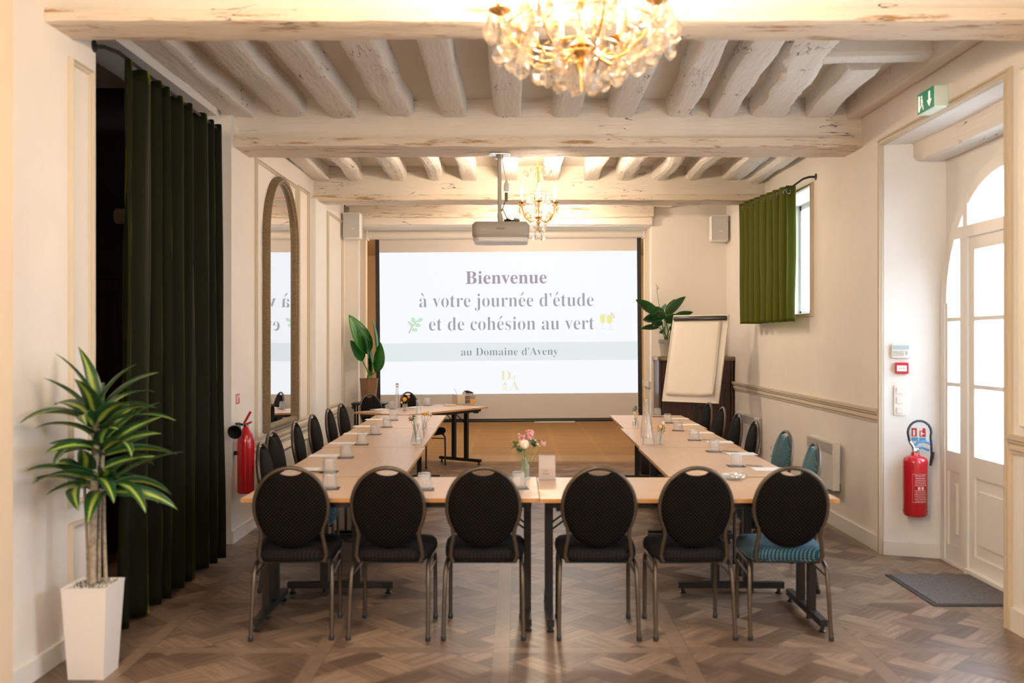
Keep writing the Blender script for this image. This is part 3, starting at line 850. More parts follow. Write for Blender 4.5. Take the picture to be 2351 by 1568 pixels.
# ================================================================== THE THINGS
# ------------------------------------------------------------------ banquet chair (faces local +y)
def make_chair(label, back_m, seat_m):
    t = thing('banquet_chair', label, 'chair')
    # backrest pad: oval with a handle notch in its top, leaning back a little
    A, B, ZC0 = .187, .213, .697
    lean = lambda z: -.185 - (z - .45) * .16
    N = 96
    out = []
    for k in range(N):
        a = 2 * pi * k / N + pi / 2
        x = A * cos(a); z = B * sin(a)
        d = abs(((a - pi / 2 + pi) % (2 * pi)) - pi)
        if d < .34: z -= .036 * (cos(d / .34 * pi / 2) ** .6)
        out.append((x, z))
    rings = []
    for (s, y) in ((.02, -.030), (.45, -.029), (.80, -.025), (.94, -.018), (1.0, -.006), (1.0, .008), (.95, .020), (.80, .028), (.4, .036), (.02, .038)):
        rings.append([(x * s, lean(ZC0 + z * s) + y, ZC0 + z * s) for x, z in out])
    MB().loft(rings, True, True).build('backrest', back_m, parent=t, smooth=50)
    # tubular back frame
    pts = []
    def P3(x, z): return (x, lean(z), z)
    a = [(-.165, .405), (-.178, .44), (-.170, .50), (-.160, .55), (-.165, .595)]
    for x, z in a: pts.append(P3(x, z))
    for k in range(25):
        th = radians(205 - 230 * k / 24)
        pts.append(P3(.193 * cos(th), .705 + .212 * sin(th)))
    for x, z in reversed(a): pts.append(P3(-x, z))
    MB().tube(pts, .0115, 8).build('back_frame', BRONZE, parent=t, smooth=60)
    # seat
    def outline(s, zt):
        o = []
        for k in range(40):
            th = 2 * pi * k / 40
            c, s_ = cos(th), sin(th)
            n_ = 4.5
            x = abs(c) ** (2 / n_) * (1 if c > 0 else -1); y = abs(s_) ** (2 / n_) * (1 if s_ > 0 else -1)
            wid = .205 + .022 * (y + 1) / 2
            o.append((x * wid * s, .015 + y * .212 * s, zt))
        return o
    rings = [outline(.3, .405), outline(.94, .407), outline(1.0, .420), outline(1.01, .440), outline(.99, .462), outline(.93, .476), outline(.7, .485), outline(.3, .489), outline(.02, .49)]
    MB().loft(rings, True, True).build('seat', seat_m, parent=t, smooth=50)
    mb = MB().b2(-.175, .175, -.15, .19, .392, .406)
    mb.build('seat_frame', BLACK, parent=t, smooth=None)
    # legs: each side frame bends over under the seat; split at the middle so each leg is its own mesh
    for s in (-1, 1):
        rear = [(s * .212, -.225, .012), (s * .209, -.19, .22), (s * .206, -.17, .34), (s * .203, -.15, .375), (s * .20, -.11, .392), (s * .20, .02, .392)]
        front = [(s * .20, .02, .392), (s * .20, .13, .392), (s * .20, .165, .38), (s * .201, .183, .35), (s * .202, .185, .22), (s * .203, .185, .012)]
        for pth in (rear, front):
            foot = pth[0] if pth is rear else pth[-1]
            lg = MB().tube(pth, .0115, 8).build('leg', BRONZE, parent=t, smooth=60)
            MB().lathe([(.013, 0), (.014, .004), (.014, .022), (.012, .025)], (foot[0], foot[1], 0), 10).build('rubber_foot', BLACK_PL, parent=lg, smooth=40)
        MB().tube([(s * .207, -.172, .325), (s * .202, .183, .335)], .007, 6).build('stretcher', BRONZE, parent=t, smooth=60)
    return t


G_FR = 'banquet chairs along the front tables'
G_L = 'banquet chairs down the left row of tables'
G_R = 'banquet chairs down the right row of tables'
chair_b = make_chair('', FB_BACK, FB_SEAT)
chair_daylight = make_chair('', FB_BACK_DAY, FB_SEAT_DAY)  # black chair with the door's daylight painted into its fabric
front = [(656, 'nearest row, far left dark round-backed chair beside the large green curtain', 3), (890, 'dark round-backed chair in the nearest row, second from the left', -2),
         (1109, 'dark round-backed chair just left of the gap between the front tables', 0), (1378, 'dark round-backed chair just right of the gap between the front tables', 0),
         (1600, 'dark round-backed chair in the nearest row, second from the right', 2), (1828, 'round-backed chair with teal dotted seat, nearest row, far right', -2)]
def daylight_tint_seat(c):  # swaps in the seat fabric that has daylight painted as teal
    for ch in c.children:
        if ch.name.startswith('seat') and not ch.name.startswith('seat_frame'):
            ch.data = ch.data.copy(); ch.data.materials[0] = FB_SEAT_DAY
            ch['label'] = 'teal dotted seat'
for i, (px, lab, a) in enumerate(front):
    X = (px - CX) * 4.97 / FPX
    c = dup(chair_b, lab, (X, 5.265, 0), radians(a), G_FR)
    if i == 5: daylight_tint_seat(c)
lab_l = ['black chair on the left side, nearest the camera, beside the red extinguisher', 'black chair on the left side, second nearest the camera',
         'black chair on the left side, third nearest, under the arched mirror', 'black chair on the left side, third from the screen end',
         'black chair on the left side, second from the screen end', 'black chair on the left side at the screen end of the row']
for i, (x, y, a) in enumerate([(-1.767, 6.22, -86), (-1.805, 6.96, -93), (-1.82, 7.78, -88), (-1.843, 8.53, -92), (-1.84, 9.25, -90), (-1.85, 9.96, -94)]):
    c = dup(chair_b, lab_l[i], (x + (.36 if i == 0 else .27), y, 0), radians(a), G_L)
    if i < 2: daylight_tint_seat(c)
lab_r = ['teal dotted chair on the right side nearest the camera, by the convector heater', 'teal dotted chair on the right side, second nearest the camera',
         'black dotted chair on the right side, third nearest the camera', 'black dotted chair on the right side, third from the cabinet end',
         'black dotted chair on the right side, second from the cabinet end', 'black dotted chair on the right side right below the flipchart']
for i, (x, y, a) in enumerate([(1.95, 6.20, 86), (1.99, 6.98, 93), (2.0, 7.93, 88), (2.03, 8.66, 92), (2.06, 9.46, 90), (2.06, 10.12, 93)]):
    dup(chair_daylight if i < 2 else chair_b, lab_r[i], (x - .27, y, 0), radians(a), G_R)
# two chairs at the presenter's table
LV, SV = Vector((.56, .83)).normalized(), Vector((.83, -.56)).normalized()
ang = atan2(SV.y, SV.x) - pi / 2
dup(chair_b, 'black dotted chair behind the angled table, in front of the brown planter', (-1.60, 11.60, 0), ang, 'chairs at the angled presenter table')
dup(chair_b, 'black chair at the angled table, right in front of the screen', (-1.17, 12.04, 0), ang + .05, 'chairs at the angled presenter table')
for r in (chair_b, chair_daylight):
    for ch in list(r.children_recursive): bpy.data.objects.remove(ch)
    bpy.data.objects.remove(r)


# ------------------------------------------------------------------ folding tables (long side along local x)
def make_table(wd=.80, ln=1.60):
    t = thing('folding_table', '', 'table')
    h = ln / 2
    MB().b2(-h + .003, h - .003, -wd / 2 + .003, wd / 2 - .003, .718, .740).build('tabletop', BEECH, parent=t, smooth=None)
    mb = MB(); z0, z1 = .7185, .7395
    mb.b2(-h, h, -wd / 2, -wd / 2 + .003, z0, z1); mb.b2(-h, h, wd / 2 - .003, wd / 2, z0, z1)
    mb.b2(-h, -h + .003, -wd / 2, wd / 2, z0, z1); mb.b2(h - .003, h, -wd / 2, wd / 2, z0, z1)
    mb.build('edge_band', BEECH_EDGE, parent=t, smooth=None)
    mb = MB()
    for s in (-1, 1): mb.b2(-h + .08, h - .08, s * (wd / 2 - .075) - .012, s * (wd / 2 - .075) + .012, .680, .718)
    mb.build('under_rail', BLACK, parent=t, smooth=None)
    for s in (-1, 1):
        x = s * (h - .06)
        mb = MB().b2(x - .02, x + .02, -.33, .33, .035, .072)
        for y in (-.10, .10): mb.b2(x - .02, x + .02, y - .025, y + .025, .07, .70)
        mb.b2(x - .02, x + .02, -.32, .32, .685, .717)
        lg = mb.build('leg', BLACK, parent=t, smooth=None)
        mb = MB()
        for y in (-.30, .30): mb.lathe([(.020, 0), (.022, .006), (.012, .012), (.010, .036)], (x, y, 0), 12)
        mb.build('levelling_foot', BLACK_PL, parent=lg, smooth=40)
        mb = MB()
        for y in (-.09, .09): mb.tube([(x - s * .02, y, .52), (x - s * .26, y * .9, .70)], .006, 6)
        mb.tube([(x - s * .02, -.16, .66), (x - s * .02, .16, .66)], .012, 6)
        mb.b2(x - s * .05 - .02, x - s * .05 + .02, -.32, -.26, .66, .716)
        mb.build('folding_brace', BLACK, parent=t, smooth=None)
    return t


tb = make_table()
GT = 'folding tables set in a U'
places = [('beech folding table in front, left half of the cross bar of the U', (-.678, 5.507), 0), ('beech folding table in front, right half of the cross bar of the U', (.925, 5.490), 0),
          ('beech folding table of the left row, nearest the front tables', (-1.112, 6.722), 90.6), ('beech folding table of the left row, middle one', (-1.150, 8.334), 90.8),
          ('beech folding table of the left row, at the screen end', (-1.180, 9.946), 90.8),
          ('beech folding table of the right row, nearest the front tables', (1.352, 6.722), 89.4), ('beech folding table of the right row, middle one', (1.385, 8.334), 89.3),
          ('beech folding table of the right row, at the cabinet end', (1.440, 9.946), 89.2)]
for lab, (x, y), a in places:
    dup(tb, lab, (x, y, 0), radians(a), GT)
N0 = Vector((-1.257, 10.78)); cen = N0 + LV * .8 - SV * .4
dup(tb, 'beech folding table standing at an angle in front of the screen', (cen.x, cen.y, 0), atan2(LV.y, LV.x))
for ch in list(tb.children_recursive): bpy.data.objects.remove(ch)
bpy.data.objects.remove(tb)


# ------------------------------------------------------------------ place settings
def make_tumbler():
    mb = MB(); n = 32; rings = []
    prof = [(.0415, 0), (.0415, .004), (.041, .02), (.0395, .05), (.037, .075), (.035, .088), (.031, .0925), (.001, .0925)]
    for (r, z) in prof:
        rings.append([((r + (.0012 * cos(10 * 2 * pi * j / n) if 0.01 < z < .085 else 0)) * cos(2 * pi * j / n), (r + (.0012 * cos(10 * 2 * pi * j / n) if .01 < z < .085 else 0)) * sin(2 * pi * j / n), z) for j in range(n)])
    mb.loft(rings, False, True)
    inner = [(.0395, 0), (.0385, .03), (.0355, .065), (.032, .078), (.001, .080)]
    mb.loft([[(r * cos(2 * pi * j / n), r * sin(2 * pi * j / n), z) for j in range(n)] for r, z in inner], False, True)
    return tag(mb.build('glass_tumbler', GLASS, smooth=50), '', 'glass')


tum = make_tumbler()
coa = tag(MB().box((0, 0, .001), (.112, .112, .0018)).build('paper_coaster', COASTER, smooth=None), '', 'coaster')
pap = tag(MB().box((0, 0, .0012), (.21, .148, .0022)).build('notepad', PAPER, smooth=None), '', 'notepad')
pen = tag(MB().lathe([(.001, 0), (.004, .008), (.0045, .02), (.0045, .125), (.003, .135), (.001, .138)], n=8, M=Matrix.Rotation(pi / 2, 4, 'Y')).build('ballpoint_pen', CHROME, smooth=60), '', 'pen')
ordn = ['nearest the camera', 'second nearest the camera', 'third nearest the camera', 'fourth nearest the camera', 'fifth nearest the camera', 'sixth nearest, at the far end']
TZ = .741
def put(proto, lab, p, z, rz=0, g=None):
    c = proto.copy(); COL.objects.link(c); c.location = (p[0], p[1], z); c.rotation_euler = (0, 0, rz); c['label'] = lab
    if g: c['group'] = g
    return c
random.seed(5)
gl = [(755.7, 1086), (794, 1052.7), (830.5, 1022.8), (860, 999.6), (888, 982.5), (902.5, 966.7)]
pl = [(610, 853), (800, 730), (960, 619), (1085, 532), (1160, 466), (1260, 405)]
for i in range(6):
    p = at(gl[i][0], gl[i][1] - 2, .74); a = radians(random.uniform(-8, 8))
    put(coa, 'black square coaster under a tumbler on the left row, ' + ordn[i], p, TZ, a, 'coasters on the left row')
    put(tum, 'upside-down ribbed tumbler on the left row of tables, ' + ordn[i], p, TZ + .002, a, 'tumblers on the left row')
    q = at(540 + pl[i][0] / 3.918, 860 + pl[i][1] / 3.918, .74)
    put(pap, 'white notepad lying on the left row of tables, ' + ordn[i], q, TZ, radians(random.uniform(-2, 2)), 'notepads on the left row')
    if i == 0: put(pen, 'pen beside the nearest tumbler of the left row', (p[0] - .13, p[1] + .01), TZ + .0045, radians(-25))
gr = [(1690, 1072.4), (1639, 1038.7), (1594, 1012.6), (1557, 990.7), (1532.4, 973), (1509.7, 959)]
pr = [(1511, 852), (1263, 714), (1066, 607), (903, 525), (790, 452), (697, 397)]
for i in range(6):
    p = at(gr[i][0], gr[i][1] - 2, .74); a = radians(random.uniform(-8, 8))
    put(coa, 'black square coaster under a tumbler on the right row, ' + ordn[i], p, TZ, a, 'coasters on the right row')
    put(tum, 'upside-down ribbed tumbler on the right row of tables, ' + ordn[i], p, TZ + .002, a, 'tumblers on the right row')
    q = at(1380 + pr[i][0] / 3.918, 860 + pr[i][1] / 3.918, .74)
    put(pap, 'white notepad lying on the right row of tables, ' + ordn[i], q, TZ, radians(random.uniform(-2, 2)), 'notepads on the right row')
    put(pen, 'silver pen between tumbler and notepad on the right row, ' + ordn[i], (p[0] + .066, p[1] + .03), TZ + .0045, radians(-42), 'pens on the right row')
for (px, py, lab) in ((756.5, 1122, 'on the left front table, behind the far left chair'), (974, 1124, 'on the left front table, between the second and third chairs'),
                      (1190, 1121, 'on the front table beside the vase with pink and white flowers')):
    p = at(px, py, .74)
    put(coa, 'coaster under the tumbler ' + lab, p, TZ, .1, 'coasters on the front tables')
    put(tum, 'upside-down tumbler standing ' + lab, p, TZ + .002, .1, 'tumblers on the front tables')
for (px, py, lab) in ((900, 939, 'left of the corked bottle'), (980.8, 931, 'between the bottle and the desk organiser')):
    p = at(px, py, .74)
    put(coa, 'coaster on the angled table, under the tumbler ' + lab, p, TZ, ang, 'coasters on the angled table')
    put(tum, 'upside-down tumbler on the angled table, ' + lab, p, TZ + .002, ang, 'tumblers on the angled table')
p = at(953, 935, .74); put(pap, 'white notepad on the angled table behind the orange flowers', p, TZ, ang)
p = at(862, 940, .74); put(pap, 'white notepad on the left corner of the angled table', (p[0] + .06, p[1]), TZ, ang)
for o in (tum, coa, pap, pen): bpy.data.objects.remove(o)


# ------------------------------------------------------------------ carafes, bottles, vases
def vessel(name, lab, cat, p, prof, thick=.002, m=CLEAR, n=24, square=False):
    mb = MB()
    def ring(r, z):
        o = []
        for j in range(n):
            a = 2 * pi * j / n; c, s = cos(a), sin(a)
            if square:
                k = 5; c = abs(c) ** (2 / k) * (1 if c > 0 else -1); s = abs(s) ** (2 / k) * (1 if s > 0 else -1)
            o.append((r * c, r * s, z))
        return o
    rings = [ring(.001, prof[0][1])] + [ring(r, z) for r, z in prof]
    inner = [ring(max(r - thick, .001), max(z, prof[0][1] + .006)) for r, z in reversed(prof)] + [ring(.001, prof[0][1] + .006)]
    mb.loft(rings + inner, False, True)
    o = mb.build(name, m, smooth=40); tag(o, lab, cat); o.location = (p[0], p[1], TZ)
    return o


CAR = [(.046, 0), (.050, .01), (.050, .05), (.046, .12), (.036, .18), (.024, .225), (.021, .25), (.021, .31), (.025, .333)]
G_C = 'glass carafes on the tables'
vessel('glass_carafe', 'tall clear glass carafe on the left row among the small flower vases', 'carafe', at(961, 1008, .74), CAR)['group'] = G_C
vessel('glass_carafe', 'tall clear glass carafe on the right row, standing behind the second carafe', 'carafe', at(1484, 1005, .74), CAR)['group'] = G_C
o = vessel('glass_carafe', 'shorter wide-based glass carafe on the right row beside the peach roses', 'carafe', at(1489, 1022, .74),
           [(.050, 0), (.052, .01), (.046, .06), (.034, .12), (.022, .17), (.017, .20), (.017, .24), (.020, .25)])
o['group'] = G_C
o = vessel('glass_bottle', 'clear corked water bottle on the angled table', 'bottle', at(912, 943, .74),
           [(.036, 0), (.038, .01), (.038, .08), (.030, .16), (.020, .21), (.015, .24), (.015, .29)])
MB().lathe([(.014, .28), (.014, .292), (.018, .293), (.018, .325), (.014, .33)], n=16).build('stopper', CHROME, parent=o, smooth=40)
MB().tube([(.012, -.012, .20), (.016, -.012, .12), (.014, -.01, .03)], .003, 6).build('label_strip', BLACK_PL, parent=o)


def rose(mb, c, r, seed, petals=13):
    rnd = random.Random(seed)
    mb.sphere(c, (r * .55, r * .55, r * .55), 8, 6)
    for k in range(petals):
        a = k * 2.4; e = -.35 + 1.2 * k / petals
        d = Vector((cos(a) * cos(e), sin(a) * cos(e), sin(e)))
        q = Vector(c) + d * r * .52
        rot = d.to_track_quat('Z', 'Y').to_matrix().to_4x4()
        M = Matrix.Translation(q) @ rot
        s = r * rnd.uniform(.50, .68)
        # cupped petal
        vs = []; fs = []; nn = 5
        for i in range(nn):
            for j in range(nn):
                u, v = i / (nn - 1) * 2 - 1, j / (nn - 1) * 2 - 1
                sc = 1 - .28 * (u * u * v * v)
                vs.append((u * s * sc, v * s * sc, -(u * u + v * v) * s * .35 + .12 * s * noise.noise(Vector((u * 2, v * 2, k + seed)))))
        for i in range(nn - 1):
            for j in range(nn - 1):
                fs.append((i * nn + j, i * nn + j + 1, (i + 1) * nn + j + 1, (i + 1) * nn + j))
        mb.add(vs, fs, M)


def grid_leaf(mb, base, d, L, W, droop, fold=.25, n=9, roll=0.0, tipw=.0, wave=0):
    """blade from base along d, bending down by droop radians; appended with uv"""
    d = Vector(d).normalized(); side = d.cross(Vector((0, 0, 1)))
    side = side.normalized() if side.length > 1e-3 else Vector((1, 0, 0))
    side = Matrix.Rotation(roll, 3, d) @ side
    p = Vector(base); cur = d.copy(); vs = []; fs = []; k0 = len(mb.v); step = L / n
    for i in range(n + 1):
        u = i / n
        w_ = W * (max(0, sin(pi * min(1, u ** .75 * .97 + .03))) ** .8) * .5 + .0008
        up = side.cross(cur).normalized()
        for j in range(5):
            q = (j - 2) / 2
            pt = p + side * (q * w_) + up * (abs(q) * w_ * fold + wave * w_ * sin(u * 20 + j) * abs(q))
            vs.append(tuple(pt)); mb.uv[k0 + len(vs) - 1] = (j / 4, u)
        p = p + cur * step
        cur = (Matrix.Rotation(-droop / n, 3, side) @ cur)
    for i in range(n):
        for j in range(4):
            fs.append((i * 5 + j, i * 5 + j + 1, (i + 1) * 5 + j + 1, (i + 1) * 5 + j))
    mb.add(vs, fs)


def build_uv(mb, name, m, parent=None):
    me = bpy.data.meshes.new(name); me.from_pydata(mb.v, [], mb.f)
    ul = me.uv_layers.new(name='UVMap')
    for lp in me.loops: ul.data[lp.index].uv = mb.uv.get(lp.vertex_index, (0, 0))
    me.polygons.foreach_set('use_smooth', [True] * len(me.polygons)); me.materials.append(m)
    o = bpy.data.objects.new(name, me); COL.objects.link(o)
    if parent: o.parent = parent
    md = o.modifiers.new('thickness', 'SOLIDIFY'); md.thickness = .0012
    return o


def flower_vase(lab, p, h, prof, stems, square=False, cat='flower vase'):
    """stems: (dx, dy, height, petal material, radius, kind)"""
    o = vessel('flower_vase', lab, cat, p, prof, square=square)
    o['group'] = 'little flower vases on the tables'
    for i, (dx, dy, z, pm, r, kind) in enumerate(stems):
        st = MB().tube([(dx * .08, dy * .08, .01), (dx * .3, dy * .3, h * .7), (dx * .8, dy * .8, z * .8), (dx, dy, z)], .0018, 5).build('stem', STEM_G, parent=o)
        mb = MB()
        if kind == 'rose': rose(mb, (dx, dy, z), r, i + int(px_seed(p)))
        elif kind == 'cluster':
            rr = random.Random(i + 3)
            for k in range(16):
                q = (dx + rr.uniform(-r, r), dy + rr.uniform(-r, r), z + rr.uniform(-r, r))
                mb.sphere(q, (r * .26, r * .26, r * .2), 6, 5)
        elif kind == 'leaf':
            rr = random.Random(i + 8)
            for k in range(7):
                a = rr.uniform(0, 6.28)
                grid_leaf(mb, (dx * .8, dy * .8, z * .82 + k * .006), (cos(a), sin(a), rr.uniform(.0, .9)), r * 1.3, r * .7, .8, n=5)
            build_uv(mb, 'leaf_spray', pm, o); continue
        mb.build('flower_head', pm, parent=st, smooth=60)
    return o


def px_seed(p): return abs(p[0] * 37 + p[1] * 11)
BV = [(.020, 0), (.023, .005), (.023, .045), (.018, .065), (.011, .078), (.011, .098), (.014, .104)]
BV2 = [(.026, 0), (.030, .005), (.030, .07), (.026, .085), (.015, .098), (.015, .122), (.019, .130)]
EV = [(.046, 0), (.049, .006), (.038, .06), (.026, .10), (.018, .125), (.018, .15), (.021, .158)]
flower_vase('small bottle vase with pink, cream and peach flowers on the front tables', at(1206, 1100, .74), .13, BV2,
            [(-.005, -.02, .215, CREAM_P, .042, 'rose'), (.01, .01, .265, PINK, .034, 'cluster'), (-.012, .01, .245, PINKP, .03, 'cluster'), (.03, .005, .27, PINKP, .028, 'cluster'),
             (-.03, .0, .225, PEACH, .024, 'rose'), (-.04, -.01, .20, LEAF_G, .045, 'leaf'), (.065, .01, .235, LEAF_G, .045, 'leaf'), (.105, .0, .215, PINKP, .017, 'cluster'), (-.07, 0, .24, STEM_G, .03, 'leaf')])
flower_vase('wide-bottomed glass vase with a peach bloom, on the left row', at(956, 1020, .74), .15, EV,
            [(-.045, 0, .21, PEACH, .030, 'rose'), (-.02, .02, .20, CREAM_P, .026, 'rose'), (-.03, -.01, .23, LEAF_G, .03, 'leaf'), (.012, 0, .16, CREAM_P, .018, 'rose')])
flower_vase('narrow vase with orange and cream blooms just behind the left carafe', at(975, 989, .74), .10, BV,
            [(.0, 0, .155, ORANGE, .028, 'rose'), (.04, .0, .165, CREAM_P, .032, 'rose'), (.06, .0, .145, PEACH, .02, 'rose')])
flower_vase('square vase with three peach roses beside the right carafes', at(1515, 1021, .74), .10, [(.026, 0), (.028, .004), (.028, .08), (.022, .09), (.024, .098)],
            [(.0, 0, .145, PEACH, .028, 'rose'), (.026, .0, .175, CREAM_P, .025, 'rose'), (.045, .0, .150, PEACH, .025, 'rose'), (.02, .02, .12, LEAF_G, .03, 'leaf')], square=True)
flower_vase('tiny vase with a yellow rose and green sprig, far end of right row', at(1459, 981, .74), .08, [(.028, 0), (.03, .004), (.03, .06), (.014, .072), (.014, .088), (.017, .092)],
            [(-.01, 0, .135, CREAM_P, .024, 'rose'), (.02, 0, .13, PEACH, .018, 'rose'), (.005, 0, .19, LEAF_G, .035, 'leaf')], square=True)
flower_vase('small jar with orange ranunculus and a coral bloom on the angled table', at(929.7, 943, .74), .08, [(.030, 0), (.033, .005), (.033, .06), (.028, .072), (.031, .082)],
            [(-.005, 0, .135, ORANGE, .040, 'rose'), (.045, .0, .165, CORAL, .024, 'rose'), (-.04, 0, .10, PEACH, .02, 'rose')])

# candy dish
p = at(1686, 1100, .74)
dish = vessel('glass_dish', 'round glass dish heaped with silver-wrapped candies on the right front table', 'dish', p, [(.050, 0), (.066, .006), (.074, .020), (.076, .030)])
mb = MB(); rr = random.Random(3)
for k in range(70):
    a = rr.uniform(0, 6.28); r = .062 * sqrt(rr.random()); z = .016 + rr.uniform(0, .022) * (1 - r / .09)
    M = Matrix.Translation((r * cos(a), r * sin(a), z)) @ Euler((rr.uniform(-.5, .5), rr.uniform(-.5, .5), rr.uniform(0, 3))).to_matrix().to_4x4()
    mb.sphere((0, 0, 0), (.011, .006, .005), 6, 4, M)
cd = mb.build('wrapped_candies', mat('silver_wrapper', (0.80, 0.82, 0.80, 1), .25, .5), smooth=40); cd.location = (p[0], p[1], TZ)
tag(cd, 'heap of silver-wrapped candies in the glass dish', 'candy'); cd['kind'] = 'stuff'
# table stand with a card
p = at(1256, 1101, .74)
st = thing('menu_stand', 'clear acrylic table stand with a printed card on the front tables', 'table sign', (p[0], p[1], TZ), 0)
MB().b2(-.053, .053, -.010, -.008, 0, .150).b2(-.053, .053, .008, .010, 0, .150).b2(-.053, .053, -.04, .04, 0, .002).build('holder', ACRYL, parent=st, smooth=None)
cardo = MB().b2(-.050, .050, -.003, .003, .004, .146).build('card', mat('beige_card', (.66, .56, .50, 1), .6), parent=st, smooth=None)
mb = MB()
for (z, wds) in ((.048, (.010, .007, .009)), (.030, (.009, .014, .007))):
    x = -.024
    for wv in wds:
        for k in range(int(wv / .0035)): mb.b2(x, x + .0022, -.0036, -.0031, z, z + .009); x += .0035
        x += .004
mb.build('printed_lines', mat('brown_print', (.16, .10, .08, 1), .6), parent=cardo, smooth=None)
MB().b2(-.045, .045, -.0036, -.0031, .066, .138).build('photo_panel', mat('pale_print', (.74, .66, .62, 1), .6), parent=cardo, smooth=None)

# things on the angled table
p = at(1069, 928, .74); rz = atan2(LV.y, LV.x) - pi
rz = radians(28)
bx = thing('desk_organiser', 'cream desk organiser box with four printed drawers on the angled table', 'organiser', (p[0] + .01, p[1] + .02, TZ), rz)
MB().b2(-.13, .13, 0, .16, 0, .125).build('body', CREAMBOX, parent=bx, smooth=None)
cols = [(.10, .08, .07, 1), (.20, .17, .14, 1), (.09, .07, .06, 1), (.55, .25, .04, 1)]
for k, (x0, z0) in enumerate(((-.02, .062), (.055, .062), (-.02, .008), (.055, .008))):
    mb = MB().b2(x0, x0 + .070, -.004, 0, z0, z0 + .048)
    dr_ = mb.build('drawer', mat('drawer_print_%d' % k, cols[k], .5, var=(tuple(c * 2.2 for c in cols[k][:3]) + (1,), 40)), parent=bx, smooth=None)
    MB().b2(x0 + .028, x0 + .042, -.009, -.004, z0 + .022, z0 + .027).build('pull', CHROME, parent=dr_, smooth=None)
def on_box(dx, dy):
    return (bx.location.x + dx * cos(rz) - dy * sin(rz), bx.location.y + dx * sin(rz) + dy * cos(rz), TZ + .125)
q = on_box(.07, .08)
s = thing('stapler', 'black stapler lying on the cream desk organiser', 'stapler', q, rz)
MB().rbox((0, 0, .004), (.13, .032, .008), .008).build('base', BLACK_PL, parent=s)
MB().prism([(-.06, .012), (.065, .012), (.055, .026), (-.02, .050), (-.062, .046)], 1, -.016, .016).build('lever', BLACK_PL, parent=s)
q = on_box(.0, .07)
o = MB().lathe([(.020, 0), (.022, .003), (.022, .026), (.018, .028), (.018, .034), (.012, .036)], n=16).build('ink_pot', GREY_PL, smooth=40); tag(o, 'little grey lidded pot on top of the desk organiser', 'pot', loc=q)
q = on_box(-.10, .08)
o = MB().tube([(0, 0, .003), (-.035, .01, .075)], .0025, 6).build('pencil', GREY_PL); tag(o, 'thin pen leaning up at the left of the desk organiser', 'pen', loc=q)
p = at(1033, 932, .74)
o = MB().rbox((0, 0, .011), (.145, .06, .022), .006).build('small_tray', CREAMBOX); tag(o, 'flat cream case lying left of the desk organiser', 'case', loc=(p[0], p[1], TZ), rz=.3)

# ------------------------------------------------------------------ curtains
def curtain(name, lab, x0, y0, y1, ztop, zbot, folds, amp, m, sgn=1, spread=0.0, eyelets=False, seed=1, head=.0):
    t = thing(name, lab, 'curtain', (x0, y0, 0))
    N, R = folds * 22, 46
    vs = []; fs = []
    for i in range(R + 1):
        v = i / R; z = ztop + (zbot - ztop) * v
        for j in range(N + 1):
            u = j / N
            ph = u * folds * 2 * pi
            wob = .9 * noise.noise(Vector((u * 5, v * 1.3, seed))) * min(1, v * 3)
            a = amp * (.75 + .5 * noise.noise(Vector((u * folds * .9, v * .8, seed + 5)))) * (.65 + .45 * v)
            ph += 1.1 * sin(u * 9.5 + seed) + .9 * sin(u * 21.0 + 2 * seed)
            s = sin(ph + wob * 2.2)
            s = (abs(s) ** .8) * (1 if s > 0 else -1)
            x = a * s + .25 * a * sin(2 * ph + 1 + wob)
            y = u * (y1 - y0) + .35 * a * cos(ph + wob) - spread * (1 - u) * v + .012 * noise.noise(Vector((u * 9, v * 3, seed + 2)))
            zz = z
            if head and v < .02: zz += 0.012 * sin(ph * 2 + 1)
            if v > .97: zz += .01 * noise.noise(Vector((u * 7, 0, seed)))
            vs.append((x * sgn, y, zz))
    for i in range(R):
        for j in range(N):
            a_ = i * (N + 1) + j; fs.append((a_, a_ + 1, a_ + N + 2, a_ + N + 1))
    o = MB().add(vs, fs).build('drape', m, parent=t, smooth=None)
    for pl_ in o.data.polygons: pl_.use_smooth = True
    md = o.modifiers.new('thickness', 'SOLIDIFY'); md.thickness = .003
    return t


cu = curtain('velvet_curtain', 'tall dark green velvet curtain hanging in the left wall opening', -2.16, 5.24, 6.86, 3.13, .02, 8, .070, VELVET, spread=.10, seed=3, head=1)
# heading tape
rod = thing('curtain_rod', 'black rod with an angled wall bracket carrying the tall green curtain', 'curtain rod', (-2.26, 5.10, 3.16))
MB().tube([(.0, .0, 0), (.05, .01, 0), (.10, .08, -.01), (.10, 1.0, -.03), (.10, 1.78, -.05)], .011, 8).build('rod', BLACK, parent=rod)
MB().lathe([(.033, 0), (.033, .006), (.02, .012)], n=16, M=Matrix.Translation((-.0, 0, 0)) @ Matrix.Rotation(pi / 2, 4, 'Y')).build('wall_plate', BLACK, parent=rod)
cu2 = thing('eyelet_curtain', 'short olive green velvet eyelet curtain by the small high window', 'curtain', (2.56, 8.86, 0))
N, R, folds = 260, 40, 8
vs = []; fs = []
LEN = 1.86
def c2(u, v):
    ph = (u * folds) * 2 * pi
    ph += (.9 * noise.noise(Vector((u * 6, v * 1.6, 7))) + .5 * sin(u * 8)) * min(1, v * 2.5)
    s = sin(ph - 1.2)
    fl = (1 if s > 0 else -1) * abs(s) ** .55
    a = (.056 + .03 * max(0, 1 - u * 9)) * (1 - .10 * v) * (1 if u > .12 else .6 + .4 * u / .12)
    x = a * fl + .008 * noise.noise(Vector((u * 12, v * 2, 4)))
    y = u * LEN + .03 * cos(ph) * (1 - .3 * v) + .02 * noise.noise(Vector((u * 6, v * 2, 8))) * v
    zt = 3.03 + .09 * u; zb = 1.765 + .01 * noise.noise(Vector((u * 9, 0, 1)))
    return (x, y, zt + (zb - zt) * v)
